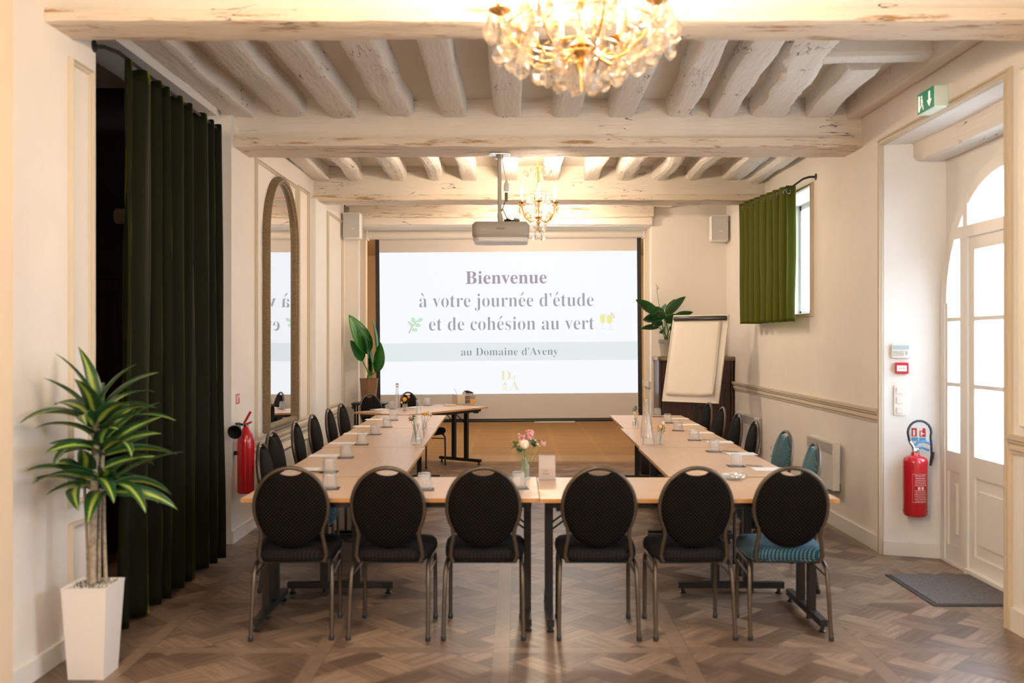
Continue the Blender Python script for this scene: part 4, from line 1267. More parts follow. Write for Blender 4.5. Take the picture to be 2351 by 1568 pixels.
for i in range(R + 1):
    for j in range(N + 1): vs.append(c2(j / N, i / R))
for i in range(R):
    for j in range(N):
        a_ = i * (N + 1) + j; fs.append((a_, a_ + 1, a_ + N + 2, a_ + N + 1))
o = MB().add(vs, fs).build('drape', VELVET2, parent=cu2, smooth=None)
for pl_ in o.data.polygons: pl_.use_smooth = True
md = o.modifiers.new('thickness', 'SOLIDIFY'); md.thickness = .003
for k in range(8):
    for hf in (.0, .5):
        u = (k + hf) / folds + 1.2 / (2 * pi * folds)
        if u > .99: continue
        q = Vector(c2(u, .035))
        q.z = 3.03 + .09 * u - .055; q.x = -.020
        pts = [(q.x + .021 * cos(t_), q.y - .004 + .006 * cos(t_), q.z + .022 * sin(t_)) for t_ in [2 * pi * s_ / 14 for s_ in range(14)]]
        MB().tube(pts, .005, 6, closed=True).build('eyelet', CHROME, parent=cu2)
rod2 = thing('curtain_rod', 'dark bent rod with round wall plate above the small high window', 'curtain rod', (2.72, 8.66, 3.07))
MB().tube([(-.0, 0, 0), (-.06, .01, 0), (-.10, .06, -.01), (-.18, .24, -.075), (-.18, .4, -.085), (-.18, 2.1, .0), (-.06, 2.22, .01), (0, 2.24, .01)], .010, 8).build('rod', BLACK, parent=rod2)
MB().lathe([(.030, 0), (.030, .006), (.016, .012)], n=16, M=Matrix.Rotation(-pi / 2, 4, 'Y')).build('wall_plate', BLACK, parent=rod2)
# ------------------------------------------------------------------ arched mirror on the left wall
my0, my1, mz0, mzs = 8.33, 9.50, .77, 2.52
mc = (my0 + my1) / 2; mr = (my1 - my0) / 2
def mir_outline(off):
    r = mr - off; pts = [(mc - r, mz0 + off)]
    pts += [(mc - r * cos(pi * k / 32), mzs + r * sin(pi * k / 32)) for k in range(33)]
    pts.append((mc + r, mz0 + off)); return pts
mt = thing('arched_mirror', 'tall arched mirror in a carved dull-gilt frame on the left wall', 'mirror', (XL, mc, mz0))
def Lm(mb): mb.v = [(a - XL, b - mc, c - mz0) for a, b, c in mb.v]; return mb
def ring_loft(profile):
    rings = []
    for off, dx in profile: rings.append([(XL + dx, a, b) for a, b in mir_outline(off)])
    return rings
prof = [(0, .001), (0, .035), (.010, .055), (.022, .048), (.030, .062), (.048, .060), (.056, .045), (.068, .040), (.075, .022), (.075, .001)]
rg = ring_loft(prof)
vs = [p for r in rg for p in r]; n_ = len(rg[0]); fs = []
for i in range(len(rg)):
    i2 = (i + 1) % len(rg)
    for j in range(n_): fs.append((i * n_ + j, i * n_ + (j + 1) % n_, i2 * n_ + (j + 1) % n_, i2 * n_ + j))
Lm(MB().add(vs, fs)).build('frame', FRAME_GOLD, parent=mt, smooth=30)
g = [(XL + .020, a, b) for a, b in mir_outline(.07)]
Lm(MB().add(g, [tuple(range(len(g)))])).build('mirror_glass', MIRROR, parent=mt, smooth=None)

# ------------------------------------------------------------------ wall speakers
def speaker(lab, x, y, z, rz, side):
    t = thing('wall_speaker', lab, 'speaker', (x, y, z), rz, 'white wall speakers beside the screen')
    MB().rbox((0, 0, 0), (.23, .17, .33), .03, axis=2).build('cabinet', WHITE_PL, parent=t)
    MB().rbox((0, -.088, 0), (.20, .012, .30), .012, axis=1).build('grille', GREY_PL, parent=t)
    MB().b2(-.005, .035, -.096, -.094, -.042, -.035).build('badge', WHITE_PL, parent=t, smooth=None)
    MB().b2(side * .10, side * .17, .02, .05, -.14, .12).b2(side * .12, side * .14, -.01, .03, .10, .13).build('bracket', WHITE_PL, parent=t, smooth=None)
speaker('white wall speaker left of the projection screen', -2.08, 12.10, 3.03, radians(0), -1)
speaker('white wall speaker right of the projection screen, near the olive curtain', 2.585, 12.20, 3.01, radians(-4), 1)

# ------------------------------------------------------------------ projection screen
YS = 12.93
sx, _, sz = xz(1167, 755, YS)
scr = thing('projection_screen', 'large pull-down projection screen showing a welcome slide', 'screen', (sx, YS, sz))
scr.rotation_euler = (0, radians(-.45), 0)
def S(px, py): q = xz(px, py, YS); return (q[0] - sx, q[2] - sz)
def quad(mb, px0, px1, py0, py1, y0, y1):
    a = S(px0, py1); b = S(px1, py0); return mb.b2(a[0], b[0], y0, y1, a[1], b[1])
FABW = mat('screen_fabric', (0.62, 0.57, 0.53, 1), .8)
quad(MB(), 863, 1473, 545, 962, 0, .004).build('fabric', FABW, parent=scr, smooth=None)
mb = MB()
quad(mb, 863, 872, 545, 968, -.002, .0045); quad(mb, 1464, 1473, 545, 968, -.002, .0045); quad(mb, 863, 1473, 961, 965, -.002, .0045)
mb.build('black_border', BLACK, parent=scr, smooth=None)
a = S(845, 538); b = S(1481, 538)
MB().tube([(a[0], -.02, a[1]), (b[0], -.02, b[1])], .062, 20).build('case', mat('screen_case_white', (0.76, 0.71, 0.64, 1), .35), parent=scr, smooth=60)
for px in (846, 1479):
    a = S(px, 538); MB().rbox((a[0], -.02, a[1]), (.03, .145, .145), .02, axis=0).build('end_cap', WHITE_PL, parent=scr)
a = S(863, 966); b = S(1473, 966)
MB().tube([(a[0], 0, a[1]), (b[0], 0, b[1])], .016, 12).build('bottom_bar', BLACK, parent=scr, smooth=60)
a = S(1225, 969); b = S(1318, 969)
MB().b2(a[0], b[0], -.012, .012, a[1] - .008, a[1] + .012).build('pull_handle', WHITE_PL, parent=scr, smooth=None)
def emis(name, c, s=1.0):
    m = mat(name, (.02, .02, .02, 1), .9, emit=(c, s)); return m
EM = 0.98 / 2 ** EXPO
SL_W = emis('slide_white', (0.93, 0.955, 1.0, 1), EM)
SL_G = emis('slide_pale_green', (0.77, 0.83, 0.85, 1), EM)
SL_T = emis('slide_grey_text', (0.35, 0.35, 0.40, 1), EM)
SL_B = emis('slide_mauve_text', (0.36, 0.31, 0.37, 1), EM)
SL_D = emis('slide_dark_text', (0.27, 0.29, 0.34, 1), EM)
SL_Y = emis('slide_gold', (0.84, 0.80, 0.55, 1), EM)
SL_L = emis('slide_leaf_green', (0.55, 0.80, 0.58, 1), EM)
SL_BR = emis('slide_brown', (0.45, 0.33, 0.33, 1), EM)
SL_YL = emis('slide_yellow', (0.85, 0.84, 0.35, 1), EM)
SL_GL = emis('slide_glass_blue', (0.80, 0.85, 0.93, 1), EM)
SL_R = emis('slide_red', (0.85, 0.25, 0.25, 1), EM)
sl = quad(MB(), 872.5, 1463.5, 578, 904, -.003, -.001).build('slide', SL_W, parent=scr, smooth=None)
quad(MB(), 872.5, 1463.5, 786, 828, -.0036, -.003).build('green_band', SL_G, parent=sl, smooth=None)
def line(name, s, px0, px1, base, m, off=0.0, hk=None, shift=0):
    mb = text_mesh(s, off)
    x0 = S(px0, base); x1 = S(px1, base)
    place_text(mb, x0[0], x1[0], x0[1], hk)
    mb.v = [(v[0], -.0042, v[2]) for v in mb.v]
    mb.build(name, m, parent=sl, smooth=None)
px2m = YS / FPX
line('heading', 'Bienvenue', 1070, 1256, 651, SL_B, 0.0, 29 * px2m / .69)
line('text_line', 'à votre journée d’étude', 963, 1363, 704, SL_T, -.0105, 21 * px2m / .47)
line('text_line', 'et de cohésion au vert', 985, 1364, 757.5, SL_T, -.0105, 21 * px2m / .47)
line('text_line', 'au Domaine d’Aveny', 1058, 1281, 815.5, SL_D, -.0105, 17.5 * px2m / .69)
line('logo_letter', 'D', 1149, 1172, 872, SL_Y, -.008, 22 * px2m / .69)
line('logo_letter', 'd’', 1175, 1185, 872, SL_Y, -.010, 11 * px2m / .69)
line('logo_letter', 'A', 1168, 1192, 896, SL_Y, -.008, 21 * px2m / .69)
mb = MB()
def spoly(mb, pts):
    k = [(S(a, b)[0], -.0042, S(a, b)[1]) for a, b in pts]; mb.add(k, [tuple(range(len(k)))]); return mb
spoly(mb, [(1153, 884), (1158.5, 876), (1164, 884)])
for q in ((1154, 1155, 884, 896), (1162, 1163, 884, 896), (1154, 1163, 895, 896), (1158, 1159, 887, 895), (1155, 1162, 887, 888), (1155, 1162, 891, 892)):
    spoly(mb, [(q[0], q[2]), (q[1], q[2]), (q[1], q[3]), (q[0], q[3])])
mb.build('logo_house', SL_Y, parent=sl, smooth=None)
def lf(mb, x, y, L, W, a):
    pts = []
    for k in range(16):
        t = 2 * pi * k / 16; u = L / 2 * cos(t); v = W / 2 * sin(t)
        pts.append((x + u * cos(a) - v * sin(a), y - (u * sin(a) + v * cos(a))))
    spoly(mb, pts)
mb = MB()
for q in ((965, 733, 14, 8, .5), (949, 733, 13, 9, 1.9), (959, 745, 14, 9, -.1), (945, 744, 12, 8, 2.4), (952, 755.5, 14, 8, .0), (940, 739, 9, 5, 2.6)): lf(mb, *q)
mb.build('leaf_icon', SL_L, parent=sl, smooth=None)
mb = MB(); pr_ = [(939, 763), (944, 752), (951, 742), (959, 734)]
for i in range(3):
    (a, b), (c, d) = pr_[i], pr_[i + 1]; spoly(mb, [(a - 1.2, b), (a + 1.2, b), (c + .9, d + .5), (c - .9, d + .5)])
mb.build('twig_icon', SL_BR, parent=sl, smooth=None)
mb = MB(); spoly(mb, [(1377, 726), (1390, 725), (1389, 741), (1384, 744), (1379, 741)]); spoly(mb, [(1392, 728), (1405, 725), (1406, 741), (1401, 745), (1394, 743)])
mb.build('toast_icon_wine', SL_YL, parent=sl, smooth=None)
mb = MB(); spoly(mb, [(1382.5, 744), (1384.5, 744), (1384.5, 756), (1382.5, 756)]); spoly(mb, [(1378, 756), (1389, 756), (1389, 758), (1378, 758)])
spoly(mb, [(1400, 745), (1402, 745), (1403, 757), (1401, 757)]); spoly(mb, [(1396, 757), (1408, 757), (1408, 759), (1396, 759)]); spoly(mb, [(1377, 723), (1390, 722), (1390, 725), (1377, 726)]); spoly(mb, [(1391.5, 724), (1405, 722), (1405, 725), (1392, 728)])
mb.build('toast_icon_glass', SL_GL, parent=sl, smooth=None)
mb = MB(); spoly(mb, [(1405, 726), (1408, 722), (1409.5, 723), (1406.5, 727)]); spoly(mb, [(1407, 730), (1412, 728), (1412.5, 729.5), (1407.5, 731.5)]); spoly(mb, [(1403, 724), (1403.5, 719), (1405, 719), (1404.5, 724)])
mb.build('toast_icon_sparks', SL_R, parent=sl, smooth=None)

# ------------------------------------------------------------------ projector hanging from the second beam
PX, _, PZ = xz(1150, 536, 7.66)
pj = thing('ceiling_projector', 'pale grey projector hanging on a pole from the second beam', 'projector', (PX, 7.66, PZ))
MB().rbox((0, .04, .02), (.455, .34, .125), .045, axis=2).build('body', mat('projector_casing', (.42, .385, .33, 1), .45), parent=pj)
MB().rbox((0, .04, -.058), (.435, .32, .036), .05, axis=2).build('lower_shell', WHITE_PL, parent=pj)
mb = text_mesh('EPSON', .012, False); place_text(mb, -.032, .032, .018, .019); mb.v = [(v[0], -.1312, v[2]) for v in mb.v]
mb.build('brand_lettering', INK, parent=pj, smooth=None)
MB().tube([(0, .02, .08), (-.01, .02, .16)], .022, 10).tube([(-.01, .02, .15), (-.012, .02, 3.10 - PZ)], .016, 12).build('pole', GREYM, parent=pj, smooth=60)
MB().rbox((-.012, .02, 3.085 - PZ), (.17, .07, .018), .01).lathe([(.035, 0), (.03, .03)], (-.012, .02, 3.045 - PZ), 14).build('mounting_plate', CHROME, parent=pj)
mb = MB()
mb.tube([(.0, -.01, 3.08 - PZ), (.03, -.01, 2.93 - PZ), (.045, -.01, 2.86 - PZ)], .004, 6)
mb.lathe([(.006, .04), (.022, .0), (.022, -.045)], (.045, -.01, 2.83 - PZ), 14)
mb.build('mains_plug', WHITE_PL, parent=pj)
mb = MB(); mb.b2(.030, .056, -.02, 0, 2.70 - PZ, 2.77 - PZ)
mb.tube([(.035, -.01, 2.70 - PZ), (.005, -.008, 2.62 - PZ), (.012, -.005, .20), (.05, 0, .12), (.09, .02, .10)], .004, 6)
rr = random.Random(4)
for k in range(6):
    pts = [(.03 + .12 * i / 7 + rr.uniform(-.01, .01), .0 + rr.uniform(-.04, .04), .088 + rr.uniform(0, .035)) for i in range(8)]
    mb.tube(pts, .004, 5)
mb.build('cables', BLACK_PL, parent=pj)
MB().b2(-.12, -.06, -.02, .02, .080, .092).b2(.12, .19, -.02, .04, .080, .090).build('vents', BLACK_PL, parent=pj, smooth=None)

# ------------------------------------------------------------------ chandeliers
def drop_mesh(h, w, fl=.42):
    mb = MB().lathe([(w * .10, h), (w * .22, h * .93), (w * .30, h * .80), (w * .62, h * .55), (w, h * .30), (w * .78, h * .13), (w * .25, 0.0)], n=8)
    mb.v = [(x, y * fl, z - h) for x, y, z in mb.v]
    return mb
def chandelier(name, lab, loc, R, zc, zhub, arms, rings, ceil, phase=0.0, cs=1.0, zcrown=.30, candle_h=.095, pcount=5, rod_r=.0055):
    """loc z = level of the candle cups; everything below is relative to it"""
    t = thing(name, lab, 'chandelier', loc)
    def gold(mb, nm): return mb.build(nm, GOLD, parent=t, smooth=50)
    # stem
    mb = MB().lathe([(.004, zhub - .16 * cs), (.010 * cs, zhub - .13 * cs), (.006 * cs, zhub - .11 * cs), (.028 * cs, zhub - .06 * cs), (.012 * cs, zhub - .04 * cs), (.05 * cs, zhub), (.02 * cs, zhub + .03),
                     (.010, zhub + .05), (.010, .05), (.03 * cs, .08), (.012, .12), (.010, zcrown), (.02, zcrown + .02), (.004, zcrown + .05)], n=16)
    gold(mb, 'stem')
    MB().sphere((0, 0, zhub + .11 * cs), (.045 * cs, .045 * cs, .05 * cs), 10, 8).sphere((0, 0, .16), (.028 * cs, .028 * cs, .045 * cs), 10, 8).build('crystal_ball', CRYSTAL, parent=t, smooth=None)
    dm = drop_mesh(.088 * cs, .026 * cs).build('crystal_drop', CRYSTAL, smooth=None)
    dl = drop_mesh(.125 * cs, .034 * cs).build('crystal_drop', CRYSTAL, smooth=None)
    n = [0]
    rr = random.Random(7)
    def hang(proto, x, y, z, a):
        c = proto.copy(); COL.objects.link(c); c.parent = t; c.location = (x, y, z); c.rotation_euler = (rr.uniform(-.12, .12), rr.uniform(-.12, .12), a)
        n[0] += 1
    for k in range(arms):
        a = phase + 2 * pi * k / arms; c, s = cos(a), sin(a)
        pts = []
        for (r, z) in ((.02, zhub + .02), (.18 * R, zhub - .025 * cs), (.45 * R, zhub - .06 * cs), (.70 * R, zhub - .03 * cs), (.90 * R, zhub + .03 * cs), (1.0 * R, -.035 * cs), (R, -.01)):
            r = r if r == .02 else r
            pts.append((r * c, r * s, z))
        # smooth path
        sm = []
        for i in range(len(pts) - 1):
            p0 = Vector(pts[max(i - 1, 0)]); p1 = Vector(pts[i]); p2 = Vector(pts[i + 1]); p3 = Vector(pts[min(i + 2, len(pts) - 1)])
            for q in range(5):
                u = q / 5; sm.append(.5 * ((2 * p1) + (p2 - p0) * u + (2 * p0 - 5 * p1 + 4 * p2 - p3) * u * u + (3 * p1 - p0 - 3 * p2 + p3) * u ** 3))
        sm.append(Vector(pts[-1]))
        mb = MB().tube(sm, rod_r * cs, 8)
        # scrolled leaf on the arm
        sc = []
        for q in range(16):
            th = q * .36; rad = .042 * cs * (1 - q / 20)
            sc.append(((.62 * R + rad * cos(th)) * c, (.62 * R + rad * cos(th)) * s, zhub + .005 * cs + rad * sin(th)))
        mb.tube(sc, rod_r * .8 * cs, 6)
        arm = gold(mb, 'arm')
        MB().lathe([(.004, -.025 * cs), (.012 * cs, -.02 * cs), (.040 * cs, -.006), (.042 * cs, 0), (.014 * cs, .004), (.014 * cs, .022), (.010, .024)], (R * c, R * s, 0), 14).build('candle_cup', GOLD, parent=arm, smooth=50)
        MB().lathe([(.0105 * cs ** .5, .01), (.0105 * cs ** .5, candle_h)], (R * c, R * s, 0), 12).build('candle_sleeve', CANDLE, parent=arm, smooth=50)
        MB().lathe([(.006, 0), (.0145, .014), (.0165, .028), (.012, .048), (.006, .066), (.002, .085)], (R * c, R * s, candle_h), 12).build('flame_bulb', BULB, parent=arm, smooth=60)
        for q in range(pcount):
            b = a + 2 * pi * (q + .5) / pcount
            hang(dm if q % 2 else dl, R * c + .043 * cs * cos(b), R * s + .043 * cs * sin(b), -.012, b)
        light(name + '_bulb', 'POINT', (0, 0, 0), 1, WARM, radius=.02)
        L = COL.objects[-1]; L.parent = t; L.location = (R * c, R * s, candle_h + .035)
        L.data.energy = BULB_W[name]
    for (r, z, cnt, big, ph) in rings:
        for q in range(cnt):
            b = ph + 2 * pi * q / cnt
            hang(dl if big else dm, r * cos(b), r * sin(b), z, b)
            if z > .2 and q % 2 == 0:
                gold(MB().tube([(0, 0, z - .06), (r * .5 * cos(b), r * .5 * sin(b), z + .02), (r * cos(b), r * sin(b), z)], .003, 5), 'crown_arm')
        if r > .06 and z < .2:
            gold(MB().tube([(r * cos(2 * pi * j / 28), r * sin(2 * pi * j / 28), z + .004) for j in range(28)], .0035 * cs, 6, closed=True), 'ring')
    bpy.data.objects.remove(dm); bpy.data.objects.remove(dl)
    # chain
    mb = MB(); z = zcrown + .04; k = 0
    while z < ceil - loc[2] - .02:
        M = Matrix.Translation((0, 0, z + .016)) @ Matrix.Rotation(pi / 2 * (k % 2), 4, 'Z')
        mb.tube([(.009 * cos(2 * pi * j / 10), 0, .019 * sin(2 * pi * j / 10)) for j in range(10)], .0022, 5, closed=True, M=M)
        z += .030; k += 1
    mb.lathe([(.002, ceil - loc[2] - .03), (.03, ceil - loc[2] - .02), (.045, ceil - loc[2] - .001)], n=16)
    gold(mb, 'chain')
    return t
BULB_W = {'crystal_chandelier': 8.0, 'small_crystal_chandelier': 13.0}
chandelier('crystal_chandelier', 'large crystal chandelier hanging nearest the camera in front of the first beam', (.262, 3.85, 2.90), .335, 0, -.13, 8,
           [(.30, -.055, 10, True, .2), (.24, -.10, 9, True, .1), (.16, -.14, 7, True, .4), (.085, -.165, 4, True, .2), (.03, -.185, 2, True, 0)], ZC, .2, 1.12, .36, pcount=6)
chandelier('small_crystal_chandelier', 'smaller six-light crystal chandelier hanging beyond the second beam', (.21, 9.2, 2.905), .185, 0, -.13, 6,
           [(.13, .345, 8, False, .2), (.09, .10, 6, True, .1), (.13, -.10, 8, True, .2), (.07, -.17, 6, True, .4), (.05, -.28, 6, False, 0)], ZC, radians(30), .85, .33, .085, pcount=4, rod_r=.006)

# ------------------------------------------------------------------ big leafy plant in the white planter
def planter():
    t = thing('dracaena_plant', 'variegated dracaena with bare canes in a tall white square planter, left foreground', 'potted plant', (-2.015, 4.54, 0))
    def sq(h, z): return [(-h, -h, z), (h, -h, z), (h, h, z), (-h, h, z)]
    MB().loft([sq(.083, 0), sq(.105, .425)], True).build('planter', POTW, parent=t, smooth=None)
    mb = MB().loft([sq(.106, .420), sq(.107, .432), sq(.096, .432), sq(.094, .405)], False); mb.build('planter_rim', POTW, parent=t, smooth=None)
    MB().loft([sq(.094, .405), sq(.094, .412)], True).build('soil', SOIL, parent=t, smooth=None)
    mb = MB(); rr = random.Random(2)
    for k in range(240):
        a = rr.uniform(-.085, .085); b = rr.uniform(-.085, .085)
        mb.tube([(a, b, .41), (a + rr.uniform(-.01, .01), b + rr.uniform(-.01, .01), .41 + rr.uniform(.012, .03))], .0012, 3)
    g = mb.build('moss', SOIL, parent=t, smooth=None); g['kind'] = 'stuff'
    heads = []
    for (x, y, xt, yt, h, r) in ((-.035, .02, -.05, .02, .93, .007), (.0, -.01, .01, .0, 1.21, .018), (.045, .03, .035, .03, .90, .009), (.012, .03, .03, .03, 1.08, .010)):
        mb = MB(); pts = [(x + (xt - x) * u + .002 * sin(u * 5 + r * 900), y + (yt - y) * u, .41 + (h - .41) * u) for u in [i / 9 for i in range(10)]]
        mb.tube(pts, r, 10).build('cane', TRUNK, parent=t, smooth=50)
        heads.append((xt, yt, h))
    rr = random.Random(11)
    spec = [(heads[1], 17, .37, .088, .55, 1.15), (heads[3], 14, .37, .088, .3, .95), (heads[0], 12, .36, .085, .2, .85), (heads[2], 13, .38, .085, .2, .8)]
    for (hd, cnt, L, W, e0, e1) in spec:
        for k in range(cnt):
            a = k * 2.399 + rr.uniform(-.2, .2); u = k / cnt
            e = e0 + (e1 - e0) * u + rr.uniform(-.12, .12)
            if hd is heads[1] and k > cnt - 4: e = 1.35
            d = (cos(a) * cos(e), sin(a) * cos(e), sin(e))
            if hd[1] + sin(a) * L > .5: continue
            # keep clear of the wall
            ll = L * rr.uniform(.8, 1.1)
            if cos(a) < -.3: ll = min(ll, .225 / max(.3, -cos(a) * cos(e)))
            mb = MB(); mb.uv = {}
            grid_leaf(mb, (hd[0], hd[1], hd[2] - .05 + .06 * u), d, ll, W * rr.uniform(.85, 1.1), rr.uniform(.5, 1.5), .30, n=10, roll=rr.uniform(-.7, .7))
            mb.v = [(max(v[0], -.228), v[1], v[2]) for v in mb.v]
            build_uv(mb, 'leaf', LEAF_V, t)
    return t
planter()

# ------------------------------------------------------------------ paddle-leaf plant on a small black stand
pd = thing('paddle_leaf_plant', 'broad paddle-leaved plant in a brown wooden pot, left of the screen', 'potted plant', (-1.885, 12.17, .792))
MB().lathe([(.088, 0), (.118, .30), (.121, .305), (.112, .305), (.108, .28)], n=28).build('pot', WOODPOT, parent=pd, smooth=40)
MB().lathe([(.002, .275), (.109, .276), (.002, .279)], n=28).build('soil', SOIL, parent=pd, smooth=None)
def paddle(px0, py0, px1, py1, W, y=12.17, droop=.25, roll=0.0):
    """blade whose root and tip stand at these survey pixels"""
    a = Vector(xz(px0, py0, y)) - Vector(pd.location); b = Vector(xz(px1, py1, y - .05)) - Vector(pd.location)
    d = (b - a); L = d.length * 1.02; dd = d.normalized(); dd = (dd + Vector((0, -.10, 0))).normalized()
    mb = MB(); mb.uv = {}
    grid_leaf(mb, a, dd, L, W, droop * .5, .30, n=12, roll=-pi / 2 * .85 + roll)
    lf_ = build_uv(mb, 'leaf', LEAF_B, pd)
    st = Vector((rr.uniform(-.03, .03), rr.uniform(-.03, .03), .27))
    MB().tube([st, (st * .5 + a * .5) + Vector((0, 0, .03)), a], .007, 6).build('leaf_stalk', STEM_G, parent=pd)
rr = random.Random(9)
for q in ((846, 812, 806, 722, .25, .3, 0), (864, 815, 859, 730, .20, .2, 0), (848, 852, 840, 765, .22, .1, 0), (832, 828, 808, 780, .17, .5, 0), (862, 854, 878, 785, .18, .3, 0), (850, 862, 850, 806, .15, .2, 0)):
    paddle(*q[:5], droop=q[5], roll=q[6])
ps = thing('plant_stand', 'low black stand carrying the brown pot left of the screen', 'stand', (-1.87, 12.14, 0))
MB().rbox((0, 0, .777), (.44, .30, .026), .06).build('top', BLACK, parent=ps)
for a in (-.17, .17):
    for b in (-.10, .10): MB().tube([(a, b, 0), (a, b, .765)], .012, 8).build('leg', BLACK, parent=ps)
    MB().lathe([(.004, .715), (.022, .722), (.022, .74), (.010, .765)], (a * 1.12, -.10, 0), 10).build('knob', BLACK, parent=ps)

# ------------------------------------------------------------------ cupboard, peace lily, laptop, flipchart
cb = thing('cupboard', 'dark walnut cupboard with a marble top in the right rear corner', 'cupboard', (2.235, 12.10, 0))
MB().b2(-.46, .46, -.22, .24, .0, 1.33).build('body', DARKWOOD, parent=cb, smooth=None)
MB().rbox((0, 0, 1.355), (.97, .49, .05), .012).build('marble_top', MARBLE, parent=cb)
for s in (-1, 1):
    x0, x1 = (-.42, -.01) if s < 0 else (.01, .42)
    mb = MB().b2(x0, x1, -.238, -.22, .08, 1.05); d_ = mb.build('door', DARKWOOD, parent=cb, smooth=None)
    MB().b2(x0 + .05, x0 + .065, -.247, -.238, .16, .97).b2(x1 - .065, x1 - .05, -.247, -.238, .16, .97).b2(x0 + .05, x1 - .05, -.247, -.238, .955, .97).b2(x0 + .05, x1 - .05, -.247, -.238, .16, .175).build('panel_moulding', DARKWOOD, parent=d_, smooth=None)
    MB().sphere((s * .05, -.255, .75), (.014, .018, .014), 10, 8).build('knob', BLACK_PL, parent=d_)
    dw = MB().b2(x0, x1, -.238, -.22, 1.09, 1.30).build('drawer', DARKWOOD, parent=cb, smooth=None)
    MB().b2(x0 + .04, x1 - .04, -.245, -.238, 1.12, 1.135).b2(x0 + .04, x1 - .04, -.245, -.238, 1.255, 1.27).build('drawer_moulding', DARKWOOD, parent=dw, smooth=None)
    MB().lathe([(.018, 0), (.018, 1.33)], (s * .448, -.222, 0), 12).build('corner_column', DARKWOOD, parent=cb, smooth=60)
TOPZ = 1.381
pl = thing('peace_lily', 'peace lily with one white bloom in a grey pot on the cupboard', 'potted plant', (1.905, 12.08, TOPZ))
MB().lathe([(.078, 0), (.098, .17), (.108, .172), (.108, .21), (.10, .21), (.095, .18)], n=28).build('pot', POTG, parent=pl, smooth=40)
MB().lathe([(.002, .178), (.097, .179), (.002, .182)], n=24).build('soil', SOIL, parent=pl, smooth=None)
def lily(px0, py0, px1, py1, W, dy=0.0, droop=.8):
    a = Vector(xz(px0, py0, 12.05)) - Vector(pl.location); b = Vector(xz(px1, py1, 12.05)) - Vector(pl.location); b.y += dy; a.y += dy * .4
    st = Vector((rr.uniform(-.04, .04), rr.uniform(-.04, .04), .18))
    MB().tube([st, st * .5 + a * .5 + Vector((0, 0, .02)), a], .004, 6).build('leaf_stalk', STEM_G, parent=pl)
    d = b - a; L = d.length * 1.08
    dd = (d.normalized() + Vector((0, 0, droop * .45))).normalized()
    mb = MB(); mb.uv = {}
    grid_leaf(mb, a, dd, L, W * 1.35, droop, .16, n=11, roll=(-1 if d.x > 0 else 1) * rr.uniform(.7, 1.15))
    build_uv(mb, 'leaf', LEAF_G, pl)
for q in ((1508, 722, 1455, 693, .10, -.05, .6), (1515, 722, 1478, 696, .09, .05, .3), (1515, 735, 1467, 742, .11, -.12, .9), (1526, 730, 1490, 728, .11, -.10, .8), (1530, 722, 1571, 684, .11, 0, .2),
          (1528, 718, 1548, 688, .08, .05, .2), (1525, 722, 1505, 705, .09, .1, .5), (1545, 735, 1590, 722, .09, .08, .6), (1512, 752, 1470, 758, .07, -.05, .5), (1520, 745, 1490, 752, .08, -.12, .9),
          (1530, 742, 1550, 722, .10, -.08, .7), (1540, 750, 1562, 752, .09, -.1, .9), (1525, 712, 1528, 698, .08, .1, .2), (1520, 755, 1515, 768, .08, -.14, 1.0), (1535, 755, 1550, 765, .07, -.12, .9), (1508, 738, 1488, 762, .06, -.06, 1.0)):
    lily(*q)
fx = Vector(xz(1508, 668, 12.05)) - Vector(pl.location)
MB().tube([(0, 0, .18), (fx.x * .4, 0, .35), tuple(fx)], .003, 6).build('flower_stalk', STEM_G, parent=pl)
mb = MB(); mb.uv = {}; grid_leaf(mb, tuple(fx), (-.25, -.1, 1), .095, .055, .2, .5, n=8, roll=.8); build_uv(mb, 'spathe', WHITE_SP, pl)
MB().lathe([(.004, 0), (.007, .01), (.006, .045), (.002, .052)], tuple(fx), 8).build('spadix', CREAMBOX, parent=pl)

lp = thing('laptop', 'open laptop on the cupboard behind the flipchart', 'laptop', (2.47, 12.06, TOPZ), radians(18))
MB().rbox((0, 0, .008), (.33, .23, .014), .012).build('base', GREYM, parent=lp)
M = Matrix.Translation((0, .112, .014)) @ Matrix.Rotation(radians(-22), 4, 'X')
li = MB().rbox((0, 0, .11), (.33, .008, .22), .004, axis=1, M=M).build('lid', BLACK_PL, parent=lp)
MB().b2(-.155, .155, -.0055, -.0045, .012, .208, M=M).build('display', mat('laptop_display', (.05, .05, .06, 1), .3, emit=((.55, .62, .80, 1), .12)), parent=li, smooth=None)
MB().b2(-.10, .02, -.0062, -.0056, .12, .128, M=M).b2(-.10, .05, -.0062, -.0056, .10, .105, M=M).b2(-.10, .0, -.0062, -.0056, .085, .09, M=M).build('display_text', INKG, parent=li, smooth=None)
MB().b2(-.14, .14, -.06, .09, .0145, .0165).build('keyboard', BLACK_PL, parent=lp, smooth=None)

